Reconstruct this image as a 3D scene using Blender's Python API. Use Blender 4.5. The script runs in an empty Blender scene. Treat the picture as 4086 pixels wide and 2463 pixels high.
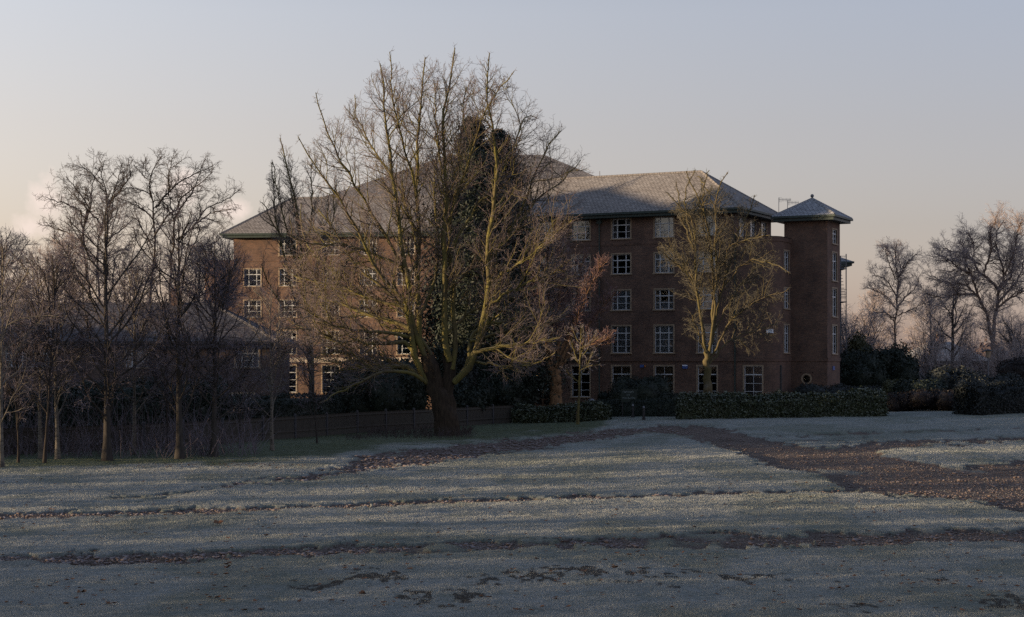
import bpy, math, random
import numpy as np
from math import radians as R, sin, cos, pi, sqrt, atan2

S = bpy.context.scene
COL = S.collection
rng = np.random.default_rng(11)
random.seed(5)

# ------------------------------------------------------------------ camera numbers
FPX, CX, HY, EYE = 4100.0, 1232.0, 870.0, 4.4


def sm(x, a, b):
    t = np.clip((np.asarray(x, float) - a) / (b - a), 0, 1)
    return t * t * (3 - 2 * t)


def hash2(ix, iy, seed):
    h = (ix.astype(np.int64) * 374761393 + iy.astype(np.int64) * 668265263 + seed * 974634777) & 0xFFFFFFFF
    h = ((h ^ (h >> 13)) * 1274126177) & 0xFFFFFFFF
    return ((h ^ (h >> 16)) & 0xFFFFFF) / float(0xFFFFFF)


def vnoise(x, y, seed=0):
    x = np.asarray(x, float); y = np.asarray(y, float)
    ix = np.floor(x); iy = np.floor(y)
    fx = x - ix; fy = y - iy
    fx = fx * fx * (3 - 2 * fx); fy = fy * fy * (3 - 2 * fy)
    a = hash2(ix, iy, seed); b = hash2(ix + 1, iy, seed)
    c = hash2(ix, iy + 1, seed); d = hash2(ix + 1, iy + 1, seed)
    return a + (b - a) * fx + (c - a) * fy + (a - b - c + d) * fx * fy


def fbm(x, y, seed=0, o=4):
    s = 0; a = .5; t = 0
    for k in range(o):
        s = s + a * vnoise(x * 2 ** k, y * 2 ** k, seed + k); t += a; a *= .5
    return s / t


def terrain(X, Y):
    X = np.asarray(X, float); Y = np.asarray(Y, float)
    g = .15 + .6 * sm(X, -2, 11) + .018 * np.clip(X - 10, 0, 60)
    return sm(Y, 50, 112) * g + .05 * (fbm(X * .09, Y * .09, 3, 3) - .5) * sm(Y, 5, 40)


def ground(px, py):
    """point of the lawn seen at a position of the 2464 px wide photograph"""
    px = np.asarray(px, float); py = np.asarray(py, float)
    D = FPX * EYE / (py - HY)
    for _ in range(14):
        X = (px - CX) / FPX * D
        D = .5 * D + .5 * FPX * (EYE - terrain(X, D)) / (py - HY)
    X = (px - CX) / FPX * D
    return X, D


def gp(px, py):
    X, D = ground(px, py)
    return np.array([float(X), float(D), float(terrain(X, D))])


def at(px, py, D):
    return np.array([(px - CX) / FPX * D, D, EYE + (HY - py) / FPX * D])


# ------------------------------------------------------------------ materials
def newmat(name):
    m = bpy.data.materials.new(name); m.use_nodes = True
    nt = m.node_tree
    return m, nt, nt.nodes['Principled BSDF']


def N(nt, t, **kw):
    n = nt.nodes.new(t)
    for k, v in kw.items():
        if k in n.inputs: n.inputs[k].default_value = v
        else: setattr(n, k, v)
    return n


def coords(nt, kind='Object', scale=1.0):
    tc = N(nt, 'ShaderNodeTexCoord'); mp = N(nt, 'ShaderNodeMapping')
    mp.inputs['Scale'].default_value = scale if isinstance(scale, tuple) else (scale,) * 3
    nt.links.new(tc.outputs[kind], mp.inputs[0])
    return mp.outputs[0]


def noise(nt, vec, scale, detail=4, rough=.6):
    n = N(nt, 'ShaderNodeTexNoise'); n.inputs['Scale'].default_value = scale
    n.inputs['Detail'].default_value = detail; n.inputs['Roughness'].default_value = rough
    if vec is not None: nt.links.new(vec, n.inputs['Vector'])
    return n.outputs['Fac']


def ramp(nt, fac, stops):
    r = N(nt, 'ShaderNodeValToRGB'); e = r.color_ramp.elements
    while len(e) < len(stops): e.new(.5)
    for i, (p, c) in enumerate(stops):
        e[i].position = p; e[i].color = (*c, 1) if len(c) == 3 else c
    nt.links.new(fac, r.inputs[0])
    return r.outputs[0]


def mix(nt, fac, a, b, mode='MIX'):
    m = N(nt, 'ShaderNodeMix', data_type='RGBA', blend_type=mode)
    if isinstance(fac, (int, float)): m.inputs[0].default_value = fac
    else: nt.links.new(fac, m.inputs[0])
    for i, c in ((6, a), (7, b)):
        if isinstance(c, tuple): m.inputs[i].default_value = (*c, 1)
        else: nt.links.new(c, m.inputs[i])
    return m.outputs[2]


def math_(nt, op, a, b=None, clamp=False):
    m = N(nt, 'ShaderNodeMath', operation=op, use_clamp=clamp)
    for i, c in enumerate((a, b)):
        if c is None: continue
        if isinstance(c, (int, float)): m.inputs[i].default_value = c
        else: nt.links.new(c, m.inputs[i])
    return m.outputs[0]


def bump(nt, b, h, strength, dist=.05):
    n = N(nt, 'ShaderNodeBump'); n.inputs['Strength'].default_value = strength; n.inputs['Distance'].default_value = dist
    nt.links.new(h, n.inputs['Height']); nt.links.new(n.outputs[0], b.inputs['Normal'])


def upfrost(nt, col, frost, lo, hi, amount, nz=None):
    """rime that has settled on faces which look up"""
    g = N(nt, 'ShaderNodeNewGeometry'); s = N(nt, 'ShaderNodeSeparateXYZ')
    nt.links.new(g.outputs['Normal'], s.inputs[0])
    mr = N(nt, 'ShaderNodeMapRange'); mr.inputs[1].default_value = lo; mr.inputs[2].default_value = hi; mr.inputs[4].default_value = amount
    nt.links.new(s.outputs[2], mr.inputs[0])
    f = mr.outputs[0]
    if nz is not None: f = math_(nt, 'MULTIPLY', f, nz)
    return mix(nt, f, col, frost)


def plain(name, c, rough=.7, var=.25, scale=6, metal=0, spec=.3):
    m, nt, b = newmat(name)
    v = coords(nt)
    f = noise(nt, v, scale)
    lo = tuple(x * (1 - var) for x in c); hi = tuple(min(1, x * (1 + var)) for x in c)
    nt.links.new(ramp(nt, f, [(.3, lo), (.7, hi)]), b.inputs['Base Color'])
    b.inputs['Roughness'].default_value = rough; b.inputs['Metallic'].default_value = metal
    b.inputs['Specular IOR Level'].default_value = spec
    return m


def brick(name, c1, c2, mortar, row=.075, width=.225):
    m, nt, b = newmat(name)
    uv = N(nt, 'ShaderNodeTexCoord').outputs['UV']
    br = N(nt, 'ShaderNodeTexBrick'); nt.links.new(uv, br.inputs['Vector'])
    br.inputs['Scale'].default_value = 1; br.inputs['Brick Width'].default_value = width; br.inputs['Row Height'].default_value = row
    br.inputs['Mortar Size'].default_value = .009; br.inputs['Bias'].default_value = 0
    br.inputs['Color1'].default_value = (*c1, 1); br.inputs['Color2'].default_value = (*c2, 1); br.inputs['Mortar'].default_value = (*mortar, 1)
    f = noise(nt, uv, .7, 5, .65)
    f2 = noise(nt, uv, 9, 3)
    c = mix(nt, .85, br.outputs['Color'], ramp(nt, f, [(.3, (.55, .55, .58)), (.7, (1.35, 1.28, 1.2))]), 'MULTIPLY')
    c = mix(nt, .5, c, ramp(nt, f2, [(.3, (.6, .6, .6)), (.7, (1.3, 1.3, 1.3))]), 'MULTIPLY')
    nt.links.new(c, b.inputs['Base Color']); b.inputs['Roughness'].default_value = .9
    b.inputs['Specular IOR Level'].default_value = .15
    bump(nt, b, br.outputs['Fac'], -.4, .01)
    return m


def tiles(name, c1, c2, dark, frost, famount):
    m, nt, b = newmat(name)
    uv = N(nt, 'ShaderNodeTexCoord').outputs['UV']
    br = N(nt, 'ShaderNodeTexBrick'); nt.links.new(uv, br.inputs['Vector'])
    br.inputs['Scale'].default_value = 1; br.inputs['Brick Width'].default_value = .3; br.inputs['Row Height'].default_value = .26
    br.inputs['Mortar Size'].default_value = .034; br.inputs['Mortar Smooth'].default_value = .5
    br.inputs['Color1'].default_value = (*c1, 1); br.inputs['Color2'].default_value = (*c2, 1); br.inputs['Mortar'].default_value = (*dark, 1)
    f = noise(nt, uv, .35, 6, .7); f2 = noise(nt, uv, 3.2, 4, .7)
    c = mix(nt, .7, br.outputs['Color'], ramp(nt, f2, [(.3, (.5, .5, .5)), (.72, (1.4, 1.4, 1.4))]), 'MULTIPLY')
    fr = math_(nt, 'MULTIPLY', ramp(nt, f, [(.35, (.25,) * 3), (.6, (1,) * 3)]), ramp(nt, f2, [(.35, (.3,) * 3), (.6, (1,) * 3)]))
    fr = math_(nt, 'MULTIPLY', fr, famount)
    c = mix(nt, fr, c, frost)
    c = mix(nt, math_(nt, 'MULTIPLY', br.outputs['Fac'], .5), c, dark)
    nt.links.new(c, b.inputs['Base Color']); b.inputs['Roughness'].default_value = .85
    b.inputs['Specular IOR Level'].default_value = .2
    bump(nt, b, br.outputs['Fac'], -.8, .03)
    return m


def bark(name, c1, c2, frost=.15, moss=None):
    m, nt, b = newmat(name)
    v = coords(nt, 'Object', (1, 1, .25))
    f = noise(nt, v, 9, 5, .7); f2 = noise(nt, coords(nt), .8, 3)
    c = ramp(nt, f, [(.32, c1), (.68, c2)])
    if moss: c = mix(nt, ramp(nt, f2, [(.4, (0,) * 3), (.62, (.85,) * 3)]), c, moss)
    c = upfrost(nt, c, (.42, .42, .46), .2, 1, frost)
    nt.links.new(c, b.inputs['Base Color']); b.inputs['Roughness'].default_value = .9
    b.inputs['Specular IOR Level'].default_value = .1
    bump(nt, b, f, .6, .03)
    return m


def twig(name, c, frost, amount):
    m, nt, b = newmat(name)
    f = noise(nt, coords(nt), 1.3, 3)
    c = mix(nt, 1.0, c, ramp(nt, f, [(.3, (.65, .65, .65)), (.7, (1.35, 1.35, 1.35))]), 'MULTIPLY')
    c = upfrost(nt, c, frost, -.1, .9, amount)
    nt.links.new(c, b.inputs['Base Color']); b.inputs['Roughness'].default_value = .8
    b.inputs['Specular IOR Level'].default_value = .1
    return m


def leaf(name, c1, c2, frost, amount):
    m, nt, b = newmat(name)
    v = coords(nt)
    f = noise(nt, v, 1.1, 3); f2 = noise(nt, v, 14, 2)
    c = mix(nt, ramp(nt, f, [(.3, (0,) * 3), (.7, (1,) * 3)]), c1, c2)
    c = mix(nt, .8, c, ramp(nt, f2, [(.3, (.45, .45, .45)), (.7, (1.5, 1.5, 1.5))]), 'MULTIPLY')
    c = upfrost(nt, c, frost, .15, 1, amount, ramp(nt, f2, [(.4, (.2,) * 3), (.6, (1,) * 3)]))
    nt.links.new(c, b.inputs['Base Color']); b.inputs['Roughness'].default_value = .6
    b.inputs['Specular IOR Level'].default_value = .25
    return m


M = {}
M['brick'] = brick('brick_brown', (.15, .09, .066), (.092, .063, .053), (.115, .092, .08))
M['brick_dark'] = brick('brick_house', (.1, .07, .06), (.075, .056, .05), (.1, .09, .085))
M['tile'] = tiles('roof_tile_mossy', (.185, .166, .152), (.14, .126, .118), (.05, .045, .043), (.34, .33, .33), .55)
M['tile_dark'] = tiles('roof_tile_dark', (.075, .07, .075), (.055, .052, .06), (.02, .02, .02), (.2, .21, .25), .3)
M['slate'] = tiles('roof_slate', (.19, .195, .21), (.15, .155, .17), (.06, .06, .065), (.42, .44, .48), .6)
M['green'] = plain('gutter_paint_green', (.026, .04, .037), .5)
M['white'] = plain('window_paint_white', (.43, .45, .47), .45, .08)
M['stone'] = plain('stone_surround', (.26, .2, .14), .85, .2, 3)
M['band'] = plain('stone_band', (.42, .36, .3), .85, .2, 2)
M['black'] = plain('black_iron', (.02, .02, .022), .5)
M['lead'] = plain('grey_metal', (.12, .125, .14), .5, .2, 4, .4)
M['steel'] = plain('galvanised_steel', (.07, .08, .1), .45, .2, 4, .5)
M['wood_door'] = plain('door_wood', (.08, .042, .022), .5, .3, 3)
M['concrete'] = plain('concrete_post', (.05, .05, .054), .9, .25, 5)
M['paper'] = plain('paper_notice', (.7, .74, .8), .7, .05)
M['letter'] = plain('sign_lettering', (.16, .2, .2), .6, .05)
M['blue'] = plain('blue_plastic', (.05, .09, .26), .4, .1)
M['orange'] = plain('orange_lens', (.45, .16, .03), .4, .1)
M['signgreen'] = plain('sign_green', (.006, .015, .012), .5, .1)
M['red'] = plain('red_sticker', (.5, .05, .03), .6, .1)
M['curtain'] = plain('net_curtain', (.36, .38, .42), .9, .2, 5)
M['drape'] = plain('drape_fabric', (.22, .2, .2), .9, .2, 6)
M['blind'] = plain('vertical_blind', (.3, .22, .16), .8, .2, 3)
M['asphalt'] = plain('path_asphalt', (.16, .15, .15), .9, .3, 4)


def fence_mat():
    m, nt, b = newmat('fence_boards')
    v = coords(nt, 'UV')
    w = N(nt, 'ShaderNodeTexWave', wave_type='BANDS', bands_direction='X', wave_profile='SAW')
    w.inputs['Scale'].default_value = 3.2; w.inputs['Distortion'].default_value = .3
    nt.links.new(v, w.inputs['Vector'])
    f = noise(nt, coords(nt, 'UV', (6, .8, 1)), 2, 4, .7)
    c = ramp(nt, f, [(.3, (.024, .022, .018)), (.7, (.055, .048, .038))])
    c = mix(nt, .7, c, ramp(nt, w.outputs['Fac'], [(.0, (.25,) * 3), (.12, (1,) * 3), (1, (1.15,) * 3)]), 'MULTIPLY')
    nt.links.new(c, b.inputs['Base Color']); b.inputs['Roughness'].default_value = .9
    bump(nt, b, w.outputs['Fac'], .5, .02)
    return m


M['fence'] = fence_mat()


def glass_mat():
    m, nt, b = newmat('window_glass')
    out = nt.nodes['Material Output']
    gl = N(nt, 'ShaderNodeBsdfGlossy'); gl.inputs['Roughness'].default_value = .04; gl.inputs['Color'].default_value = (.9, .95, 1, 1)
    tr = N(nt, 'ShaderNodeBsdfTransparent'); tr.inputs['Color'].default_value = (.72, .76, .78, 1)
    fr = N(nt, 'ShaderNodeFresnel'); fr.inputs['IOR'].default_value = 1.55
    mp = N(nt, 'ShaderNodeTexCoord')
    nz = noise(nt, mp.outputs['Object'], .8, 2)
    bp = N(nt, 'ShaderNodeBump'); bp.inputs['Strength'].default_value = .03; nt.links.new(nz, bp.inputs['Height'])
    nt.links.new(bp.outputs[0], gl.inputs['Normal'])
    ms = N(nt, 'ShaderNodeMixShader')
    f = math_(nt, 'ADD', fr.outputs[0], .05, True)
    nt.links.new(f, ms.inputs[0]); nt.links.new(tr.outputs[0], ms.inputs[1]); nt.links.new(gl.outputs[0], ms.inputs[2])
    nt.links.new(ms.outputs[0], out.inputs[0])
    return m


M['glass'] = glass_mat()


def lamp_mat():
    m, nt, b = newmat('lit_lamp')
    b.inputs['Emission Color'].default_value = (1, .62, .25, 1); b.inputs['Emission Strength'].default_value = 1.1
    b.inputs['Base Color'].default_value = (.8, .6, .3, 1)
    return m


M['lamp'] = lamp_mat()

M['bark_green'] = bark('bark_algae_green', (.045, .037, .02), (.12, .1, .05), .1, (.12, .108, .032))
M['bark_right'] = bark('bark_yellow_brown', (.05, .041, .024), (.11, .088, .05), .1, (.08, .07, .03))
M['bark_brown'] = bark('bark_brown', (.1, .06, .036), (.26, .155, .08), .06)
M['bark_dark'] = bark('bark_dark', (.022, .019, .018), (.05, .042, .036), .1)
M['shaded_bole'] = bark('bark_bole_shaded', (.018, .014, .011), (.05, .038, .026), .05)  # bole without algae; the shade on it is put into this darker colour
M['bark_far'] = bark('bark_far_brown_haze', (.09, .062, .05), (.19, .13, .1), .1)  # lightened, with the distance haze put into the bark colour
M['bark_grey'] = bark('bark_grey', (.026, .023, .021), (.058, .052, .046), .08)
M['twig'] = twig('twig_frosted', (.12, .092, .085), (.34, .33, .36), .42)
M['twig_green'] = twig('twig_olive', (.085, .078, .058), (.22, .22, .21), .3)
M['twig_lilac'] = twig('twig_lilac', (.105, .086, .094), (.28, .28, .34), .45)
M['twig_red'] = twig('twig_red_brown', (.16, .1, .095), (.32, .28, .3), .32)
M['twig_dark'] = twig('twig_dark', (.045, .036, .033), (.16, .15, .16), .2)
M['twig_far'] = twig('twig_far_brown_haze', (.3, .25, .24), (.42, .38, .39), .3)  # haze over the far trees is put into this lighter twig colour
M['rime'] = twig('twig_rimed', (.17, .15, .16), (.36, .36, .4), .5)


def birch_mat():
    m, nt, b = newmat('bark_birch')
    f = noise(nt, coords(nt, 'Object', (1, 1, 3)), 4, 4, .75)
    f2 = noise(nt, coords(nt, 'Object', (1, 1, .6)), 2.2, 3, .7)
    c = ramp(nt, f, [(.36, (.02, .018, .016)), (.46, (.1, .085, .065)), (.75, (.16, .14, .11))])
    c = mix(nt, ramp(nt, f2, [(.5, (0,) * 3), (.62, (.8,) * 3)]), c, (.035, .03, .027))
    nt.links.new(c, b.inputs['Base Color']); b.inputs['Roughness'].default_value = .8
    return m


M['birch'] = birch_mat()
M['leaf_conifer'] = leaf('needles_dark', (.010, .016, .011), (.02, .028, .017), (.14, .16, .15), .15)
M['leaf_hedge'] = leaf('hedge_leaves', (.022, .032, .015), (.05, .06, .028), (.32, .35, .33), .5)
M['leaf_dark'] = leaf('evergreen_leaves_dark', (.010, .016, .012), (.02, .029, .019), (.12, .14, .15), .2)
M['leaf_olive'] = leaf('evergreen_leaves_olive', (.04, .045, .02), (.07, .07, .03), (.2, .22, .2), .25)
M['leaf_red'] = leaf('leaves_red_brown', (.010, .008, .008), (.018, .013, .012), (.05, .045, .052), .3)
M['leaf_frost'] = leaf('leaves_frosted', (.012, .016, .015), (.022, .026, .023), (.1, .115, .14), .3)
M['deadleaf'] = plain('fallen_leaf_brown', (.16, .075, .035), .8, .4, 3)


def ground_mat():
    m, nt, b = newmat('frosted_lawn_and_soil')
    v = coords(nt)
    a = N(nt, 'ShaderNodeAttribute', attribute_name='soil').outputs['Fac']
    fr = N(nt, 'ShaderNodeAttribute', attribute_name='frost').outputs['Fac']
    n1 = noise(nt, v, .55, 6, .65); n2 = noise(nt, v, 5, 5, .7); n3 = noise(nt, v, 22, 4, .75); n4 = noise(nt, v, 75, 3, .7)
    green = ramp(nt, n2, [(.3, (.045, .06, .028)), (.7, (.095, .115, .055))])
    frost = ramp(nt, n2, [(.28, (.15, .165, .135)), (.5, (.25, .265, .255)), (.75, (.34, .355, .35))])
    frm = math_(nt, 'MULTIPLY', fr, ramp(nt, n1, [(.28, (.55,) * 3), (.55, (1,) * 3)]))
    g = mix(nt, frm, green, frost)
    g = mix(nt, .75, g, ramp(nt, n3, [(.3, (.62,) * 3), (.68, (1.25,) * 3)]), 'MULTIPLY')
    soil = ramp(nt, n3, [(.3, (.027, .019, .015)), (.46, (.095, .07, .056)), (.6, (.19, .158, .145)), (.78, (.36, .33, .32))])
    soil = mix(nt, .6, soil, ramp(nt, n1, [(.3, (.6,) * 3), (.7, (1.4,) * 3)]), 'MULTIPLY')
    k = math_(nt, 'ADD', a, math_(nt, 'MULTIPLY', math_(nt, 'SUBTRACT', n2, .5), .7))
    k = ramp(nt, k, [(.38, (0,) * 3), (.58, (1,) * 3)])
    dk = N(nt, 'ShaderNodeAttribute', attribute_name='bare').outputs['Fac']
    dk = ramp(nt, math_(nt, 'ADD', dk, math_(nt, 'MULTIPLY', math_(nt, 'SUBTRACT', n3, .5), .9)), [(.32, (0,) * 3), (.62, (.92,) * 3)])
    c = mix(nt, dk, mix(nt, k, g, soil), (.04, .032, .025))
    nt.links.new(c, b.inputs['Base Color'])
    b.inputs['Roughness'].default_value = .95; b.inputs['Specular IOR Level'].default_value = .1
    h = math_(nt, 'ADD', math_(nt, 'ADD', math_(nt, 'MULTIPLY', n2, .5), math_(nt, 'MULTIPLY', n3, .45)), math_(nt, 'MULTIPLY', n4, .35))
    bump(nt, b, h, 1.0, .1)
    return m


M['ground'] = ground_mat()


def grass_mat():
    m, nt, b = newmat('grass_blades_frosted')
    fr = N(nt, 'ShaderNodeAttribute', attribute_name='frost').outputs['Fac']
    c = ramp(nt, fr, [(0, (.05, .068, .026)), (.4, (.14, .158, .11)), (.65, (.24, .255, .235)), (1, (.34, .355, .345))])
    nt.links.new(c, b.inputs['Base Color']); b.inputs['Roughness'].default_value = .8
    b.inputs['Specular IOR Level'].default_value = .15
    return m


M['grass'] = grass_mat()


def clod_mat():
    m, nt, b = newmat('soil_clods_frosted')
    f = noise(nt, coords(nt), 7, 4, .7)
    c = ramp(nt, f, [(.3, (.034, .022, .017)), (.7, (.11, .076, .06))])
    c = upfrost(nt, c, (.27, .25, .27), .2, .95, .55)
    nt.links.new(c, b.inputs['Base Color']); b.inputs['Roughness'].default_value = .95
    return m


M['clod'] = clod_mat()

# ------------------------------------------------------------------ object helpers


def tag(o, label=None, cat=None, group=None, kind=None):
    if label: o['label'] = label
    if cat: o['category'] = cat
    if group: o['group'] = group
    if kind: o['kind'] = kind
    return o


def empty(name, loc, label, cat, group=None, rz=0):
    o = bpy.data.objects.new(name, None); COL.objects.link(o)
    o.location = tuple(float(c) for c in loc); o.rotation_euler = (0, 0, rz); o.empty_display_size = .3
    return tag(o, label, cat, group)


def link(name, me, parent=None, loc=(0, 0, 0), rz=0):
    o = bpy.data.objects.new(name, me); COL.objects.link(o)
    o.location = tuple(float(c) for c in loc); o.rotation_euler = (0, 0, rz)
    if parent is not None: o.parent = parent
    return o


def np_mesh(name, parts, mats, smooth=False, attrs=None):
    """parts: list of (V (n,3), F (m,k), material index)"""
    me = bpy.data.meshes.new(name)
    V = []; L = []; st = []; mi = []; off = 0; ls = 0
    for v, f, m in parts:
        v = np.asarray(v, np.float32); f = np.asarray(f, np.int32)
        if len(f) == 0: continue
        V.append(v); L.append((f + off).ravel())
        k = f.shape[1]
        st.append(ls + np.arange(len(f), dtype=np.int32) * k); ls += f.size
        mi.append(np.full(len(f), m, np.int32)); off += len(v)
    V = np.concatenate(V); L = np.concatenate(L); st = np.concatenate(st); mi = np.concatenate(mi)
    me.vertices.add(len(V)); me.vertices.foreach_set('co', V.ravel())
    me.loops.add(len(L)); me.loops.foreach_set('vertex_index', L.astype(np.int32))
    me.polygons.add(len(st)); me.polygons.foreach_set('loop_start', st.astype(np.int32))
    me.polygons.foreach_set('material_index', mi)
    if smooth: me.polygons.foreach_set('use_smooth', np.ones(len(st), bool))
    for mt in mats: me.materials.append(mt)
    for k, a in (attrs or {}).items():
        at_ = me.attributes.new(k, 'FLOAT', 'POINT'); at_.data.foreach_set('value', np.asarray(a, np.float32))
    me.update(calc_edges=True)
    return me


class MB:
    """collects polygons with uv in metres, in a local frame, and links them as one mesh"""

    def __init__(s): s.v = []; s.f = []; s.uv = []; s.mi = []

    def poly(s, pts, uv=None, mi=0):
        n = len(s.v); s.v += [tuple(float(c) for c in p) for p in pts]; s.f.append(list(range(n, n + len(pts))))
        if uv is None:
            a = np.array(pts[1], float) - np.array(pts[0], float); b = np.array(pts[-1], float) - np.array(pts[0], float)
            la = np.linalg.norm(a) or 1; a = a / la; nn = np.cross(a, b); nn = nn / (np.linalg.norm(nn) or 1); bb = np.cross(nn, a)
            o = np.array(pts[0], float)
            uv = [((np.array(p, float) - o) @ a, (np.array(p, float) - o) @ bb) for p in pts]
        s.uv += [tuple(float(c) for c in u) for u in uv]; s.mi.append(mi)

    def box(s, x0, x1, y0, y1, z0, z1, mi=0):
        c = [(x0, y0, z0), (x1, y0, z0), (x1, y1, z0), (x0, y1, z0), (x0, y0, z1), (x1, y0, z1), (x1, y1, z1), (x0, y1, z1)]
        for q in ((0, 1, 5, 4), (1, 2, 6, 5), (2, 3, 7, 6), (3, 0, 4, 7), (4, 5, 6, 7), (3, 2, 1, 0)):
            s.poly([c[i] for i in q], None, mi)

    def prism(s, pts, z0, z1, mi=0, cap=True):
        """vertical prism over a counter-clockwise outline"""
        n = len(pts); u = 0
        for i in range(n):
            a, b = pts[i], pts[(i + 1) % n]; l = sqrt((a[0] - b[0]) ** 2 + (a[1] - b[1]) ** 2)
            s.poly([(*a, z0), (*b, z0), (*b, z1), (*a, z1)], [(u, z0), (u + l, z0), (u + l, z1), (u, z1)], mi); u += l
        if cap:
            s.poly([(*p, z1) for p in pts], None, mi); s.poly([(*p, z0) for p in pts[::-1]], None, mi)

    def cyl(s, c, r, z0, z1, n=12, r1=None, mi=0):
        r1 = r if r1 is None else r1
        A = [(c[0] + r * cos(2 * pi * k / n), c[1] + r * sin(2 * pi * k / n), z0) for k in range(n)]
        B = [(c[0] + r1 * cos(2 * pi * k / n), c[1] + r1 * sin(2 * pi * k / n), z1) for k in range(n)]
        for k in range(n): s.poly([A[k], A[(k + 1) % n], B[(k + 1) % n], B[k]], None, mi)
        s.poly(B, None, mi); s.poly(A[::-1], None, mi)

    def ball(s, c, r, n=10, m=7, sz=1, mi=0):
        for j in range(m):
            a, b = -pi / 2 + pi * j / m, -pi / 2 + pi * (j + 1) / m
            for k in range(n):
                t0, t1 = 2 * pi * k / n, 2 * pi * (k + 1) / n
                P = lambda t, e: (c[0] + r * cos(e) * cos(t), c[1] + r * cos(e) * sin(t), c[2] + r * sz * sin(e))
                q = [P(t0, a), P(t1, a), P(t1, b), P(t0, b)]
                if j == 0: q = [q[0], q[2], q[3]]
                if j == m - 1: q = q[:3]
                s.poly(q, None, mi)

    def mesh(s, name, mats):
        me = bpy.data.meshes.new(name); me.from_pydata(s.v, [], s.f)
        uvl = me.uv_layers.new(name='UVMap'); uvl.data.foreach_set('uv', np.array(s.uv, np.float32).ravel())
        mats = mats if isinstance(mats, (list, tuple)) else [mats]
        for m in mats: me.materials.append(m)
        me.polygons.foreach_set('material_index', np.array(s.mi, np.int32)); me.update()
        return me

    def build(s, name, mats, parent=None, loc=(0, 0, 0), rz=0):
        return link(name, s.mesh(name, mats), parent, loc, rz)


# ------------------------------------------------------------------ trees
def unit(v): return v / np.maximum(np.linalg.norm(v, axis=-1, keepdims=True), 1e-9)


def grow(o, d, L, r0, r1, K, wob, trop):
    n = len(o); P = np.zeros((n, K, 3)); P[:, 0] = o; d = unit(d); st = (L / (K - 1))[:, None]
    up = np.array([0, 0, 1.])
    for k in range(1, K):
        P[:, k] = P[:, k - 1] + d * st
        d = unit(d + rng.normal(0, wob, (n, 3)) + trop * up)
    u = np.linspace(0, 1, K)[None]
    return P, r0[:, None] * (1 - u) + np.broadcast_to(np.asarray(r1), (n,))[:, None] * u


def sample(P, Rr, idx, u):
    K = P.shape[1]; x = np.clip(u, 0, .999) * (K - 1); i = x.astype(int); f = (x - i)[:, None]
    a = P[idx, i]; b = P[idx, i + 1]
    return a * (1 - f) + b * f, unit(b - a), Rr[idx, i] * (1 - f[:, 0]) + Rr[idx, i + 1] * f[:, 0]


def kids(P, Rr, n, ulo, uhi, alo, ahi, llo, lhi, rf, rmax, taper=.5):
    """children of every branch: returns origin, direction, length, radius"""
    m = len(P)
    if np.isscalar(n): n = np.full(m, int(n))
    idx = np.repeat(np.arange(m), n)
    # stratified positions along the parent
    k = np.concatenate([np.arange(c) for c in n]) if len(n) else np.zeros(0)
    u = (k + rng.random(len(idx))) / np.repeat(n, n)
    u = ulo + (uhi - ulo) * u
    o, t, r = sample(P, Rr, idx, u)
    p = unit(np.cross(t, unit(rng.normal(0, 1, t.shape))))
    a = rng.uniform(alo, ahi, len(idx))[:, None]
    d = np.cos(a) * t + np.sin(a) * p
    L = rng.uniform(llo, lhi, len(idx)) * (1 - taper * u)
    return o, d, L, np.minimum(r * rf, rmax)


def clip_env(P, env):
    """shorten branches that leave the crown; env: list of (centre, radii) ellipsoids"""
    o = P[:, :1]
    for _ in range(9):
        e = P[:, -1]; ins = np.zeros(len(P), bool)
        for c, r in env: ins |= (((e - np.array(c)) / np.array(r)) ** 2).sum(1) < 1
        if ins.all(): break
        s = np.where(ins, 1, .8)[:, None, None]
        P = o + (P - o) * s
    return P


def tubes(P, Rr, sides, flute=0.0):
    n, K, _ = P.shape
    T = np.empty_like(P); T[:, 1:-1] = P[:, 2:] - P[:, :-2]; T[:, 0] = P[:, 1] - P[:, 0]; T[:, -1] = P[:, -1] - P[:, -2]
    T = unit(T)
    chord = unit(P[:, -1] - P[:, 0])
    ref = np.where(np.abs(chord[:, 2:3]) < .8, np.array([[0, 0, 1.]]), np.array([[1., .2, 0]]))[:, None]
    A = unit(np.cross(T, np.broadcast_to(ref, T.shape))); B = np.cross(T, A)
    th = np.arange(sides) * 2 * pi / sides
    fl = 1.0
    if flute:
        u_ = np.linspace(0, 1, K)[:, None]
        fl = (1 + flute * (np.sin(3 * th + 1.3 + 2 * u_) + .8 * np.sin(5 * th + .4 - 3 * u_) + .5 * np.sin(9 * th + 5 * u_)))[None, :, :, None]
    V = P[:, :, None] + fl * Rr[:, :, None, None] * (np.cos(th)[None, None, :, None] * A[:, :, None] + np.sin(th)[None, None, :, None] * B[:, :, None])
    V = V.reshape(-1, 3)
    base = (np.arange(n) * K * sides)[:, None, None]
    j = (np.arange(K - 1) * sides)[None, :, None]; s = np.arange(sides)[None, None]; s2 = (s + 1) % sides
    F = np.stack([base + j + s, base + j + s2, base + j + sides + s2, base + j + sides + s], -1).reshape(-1, 4)
    return V, F


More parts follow.
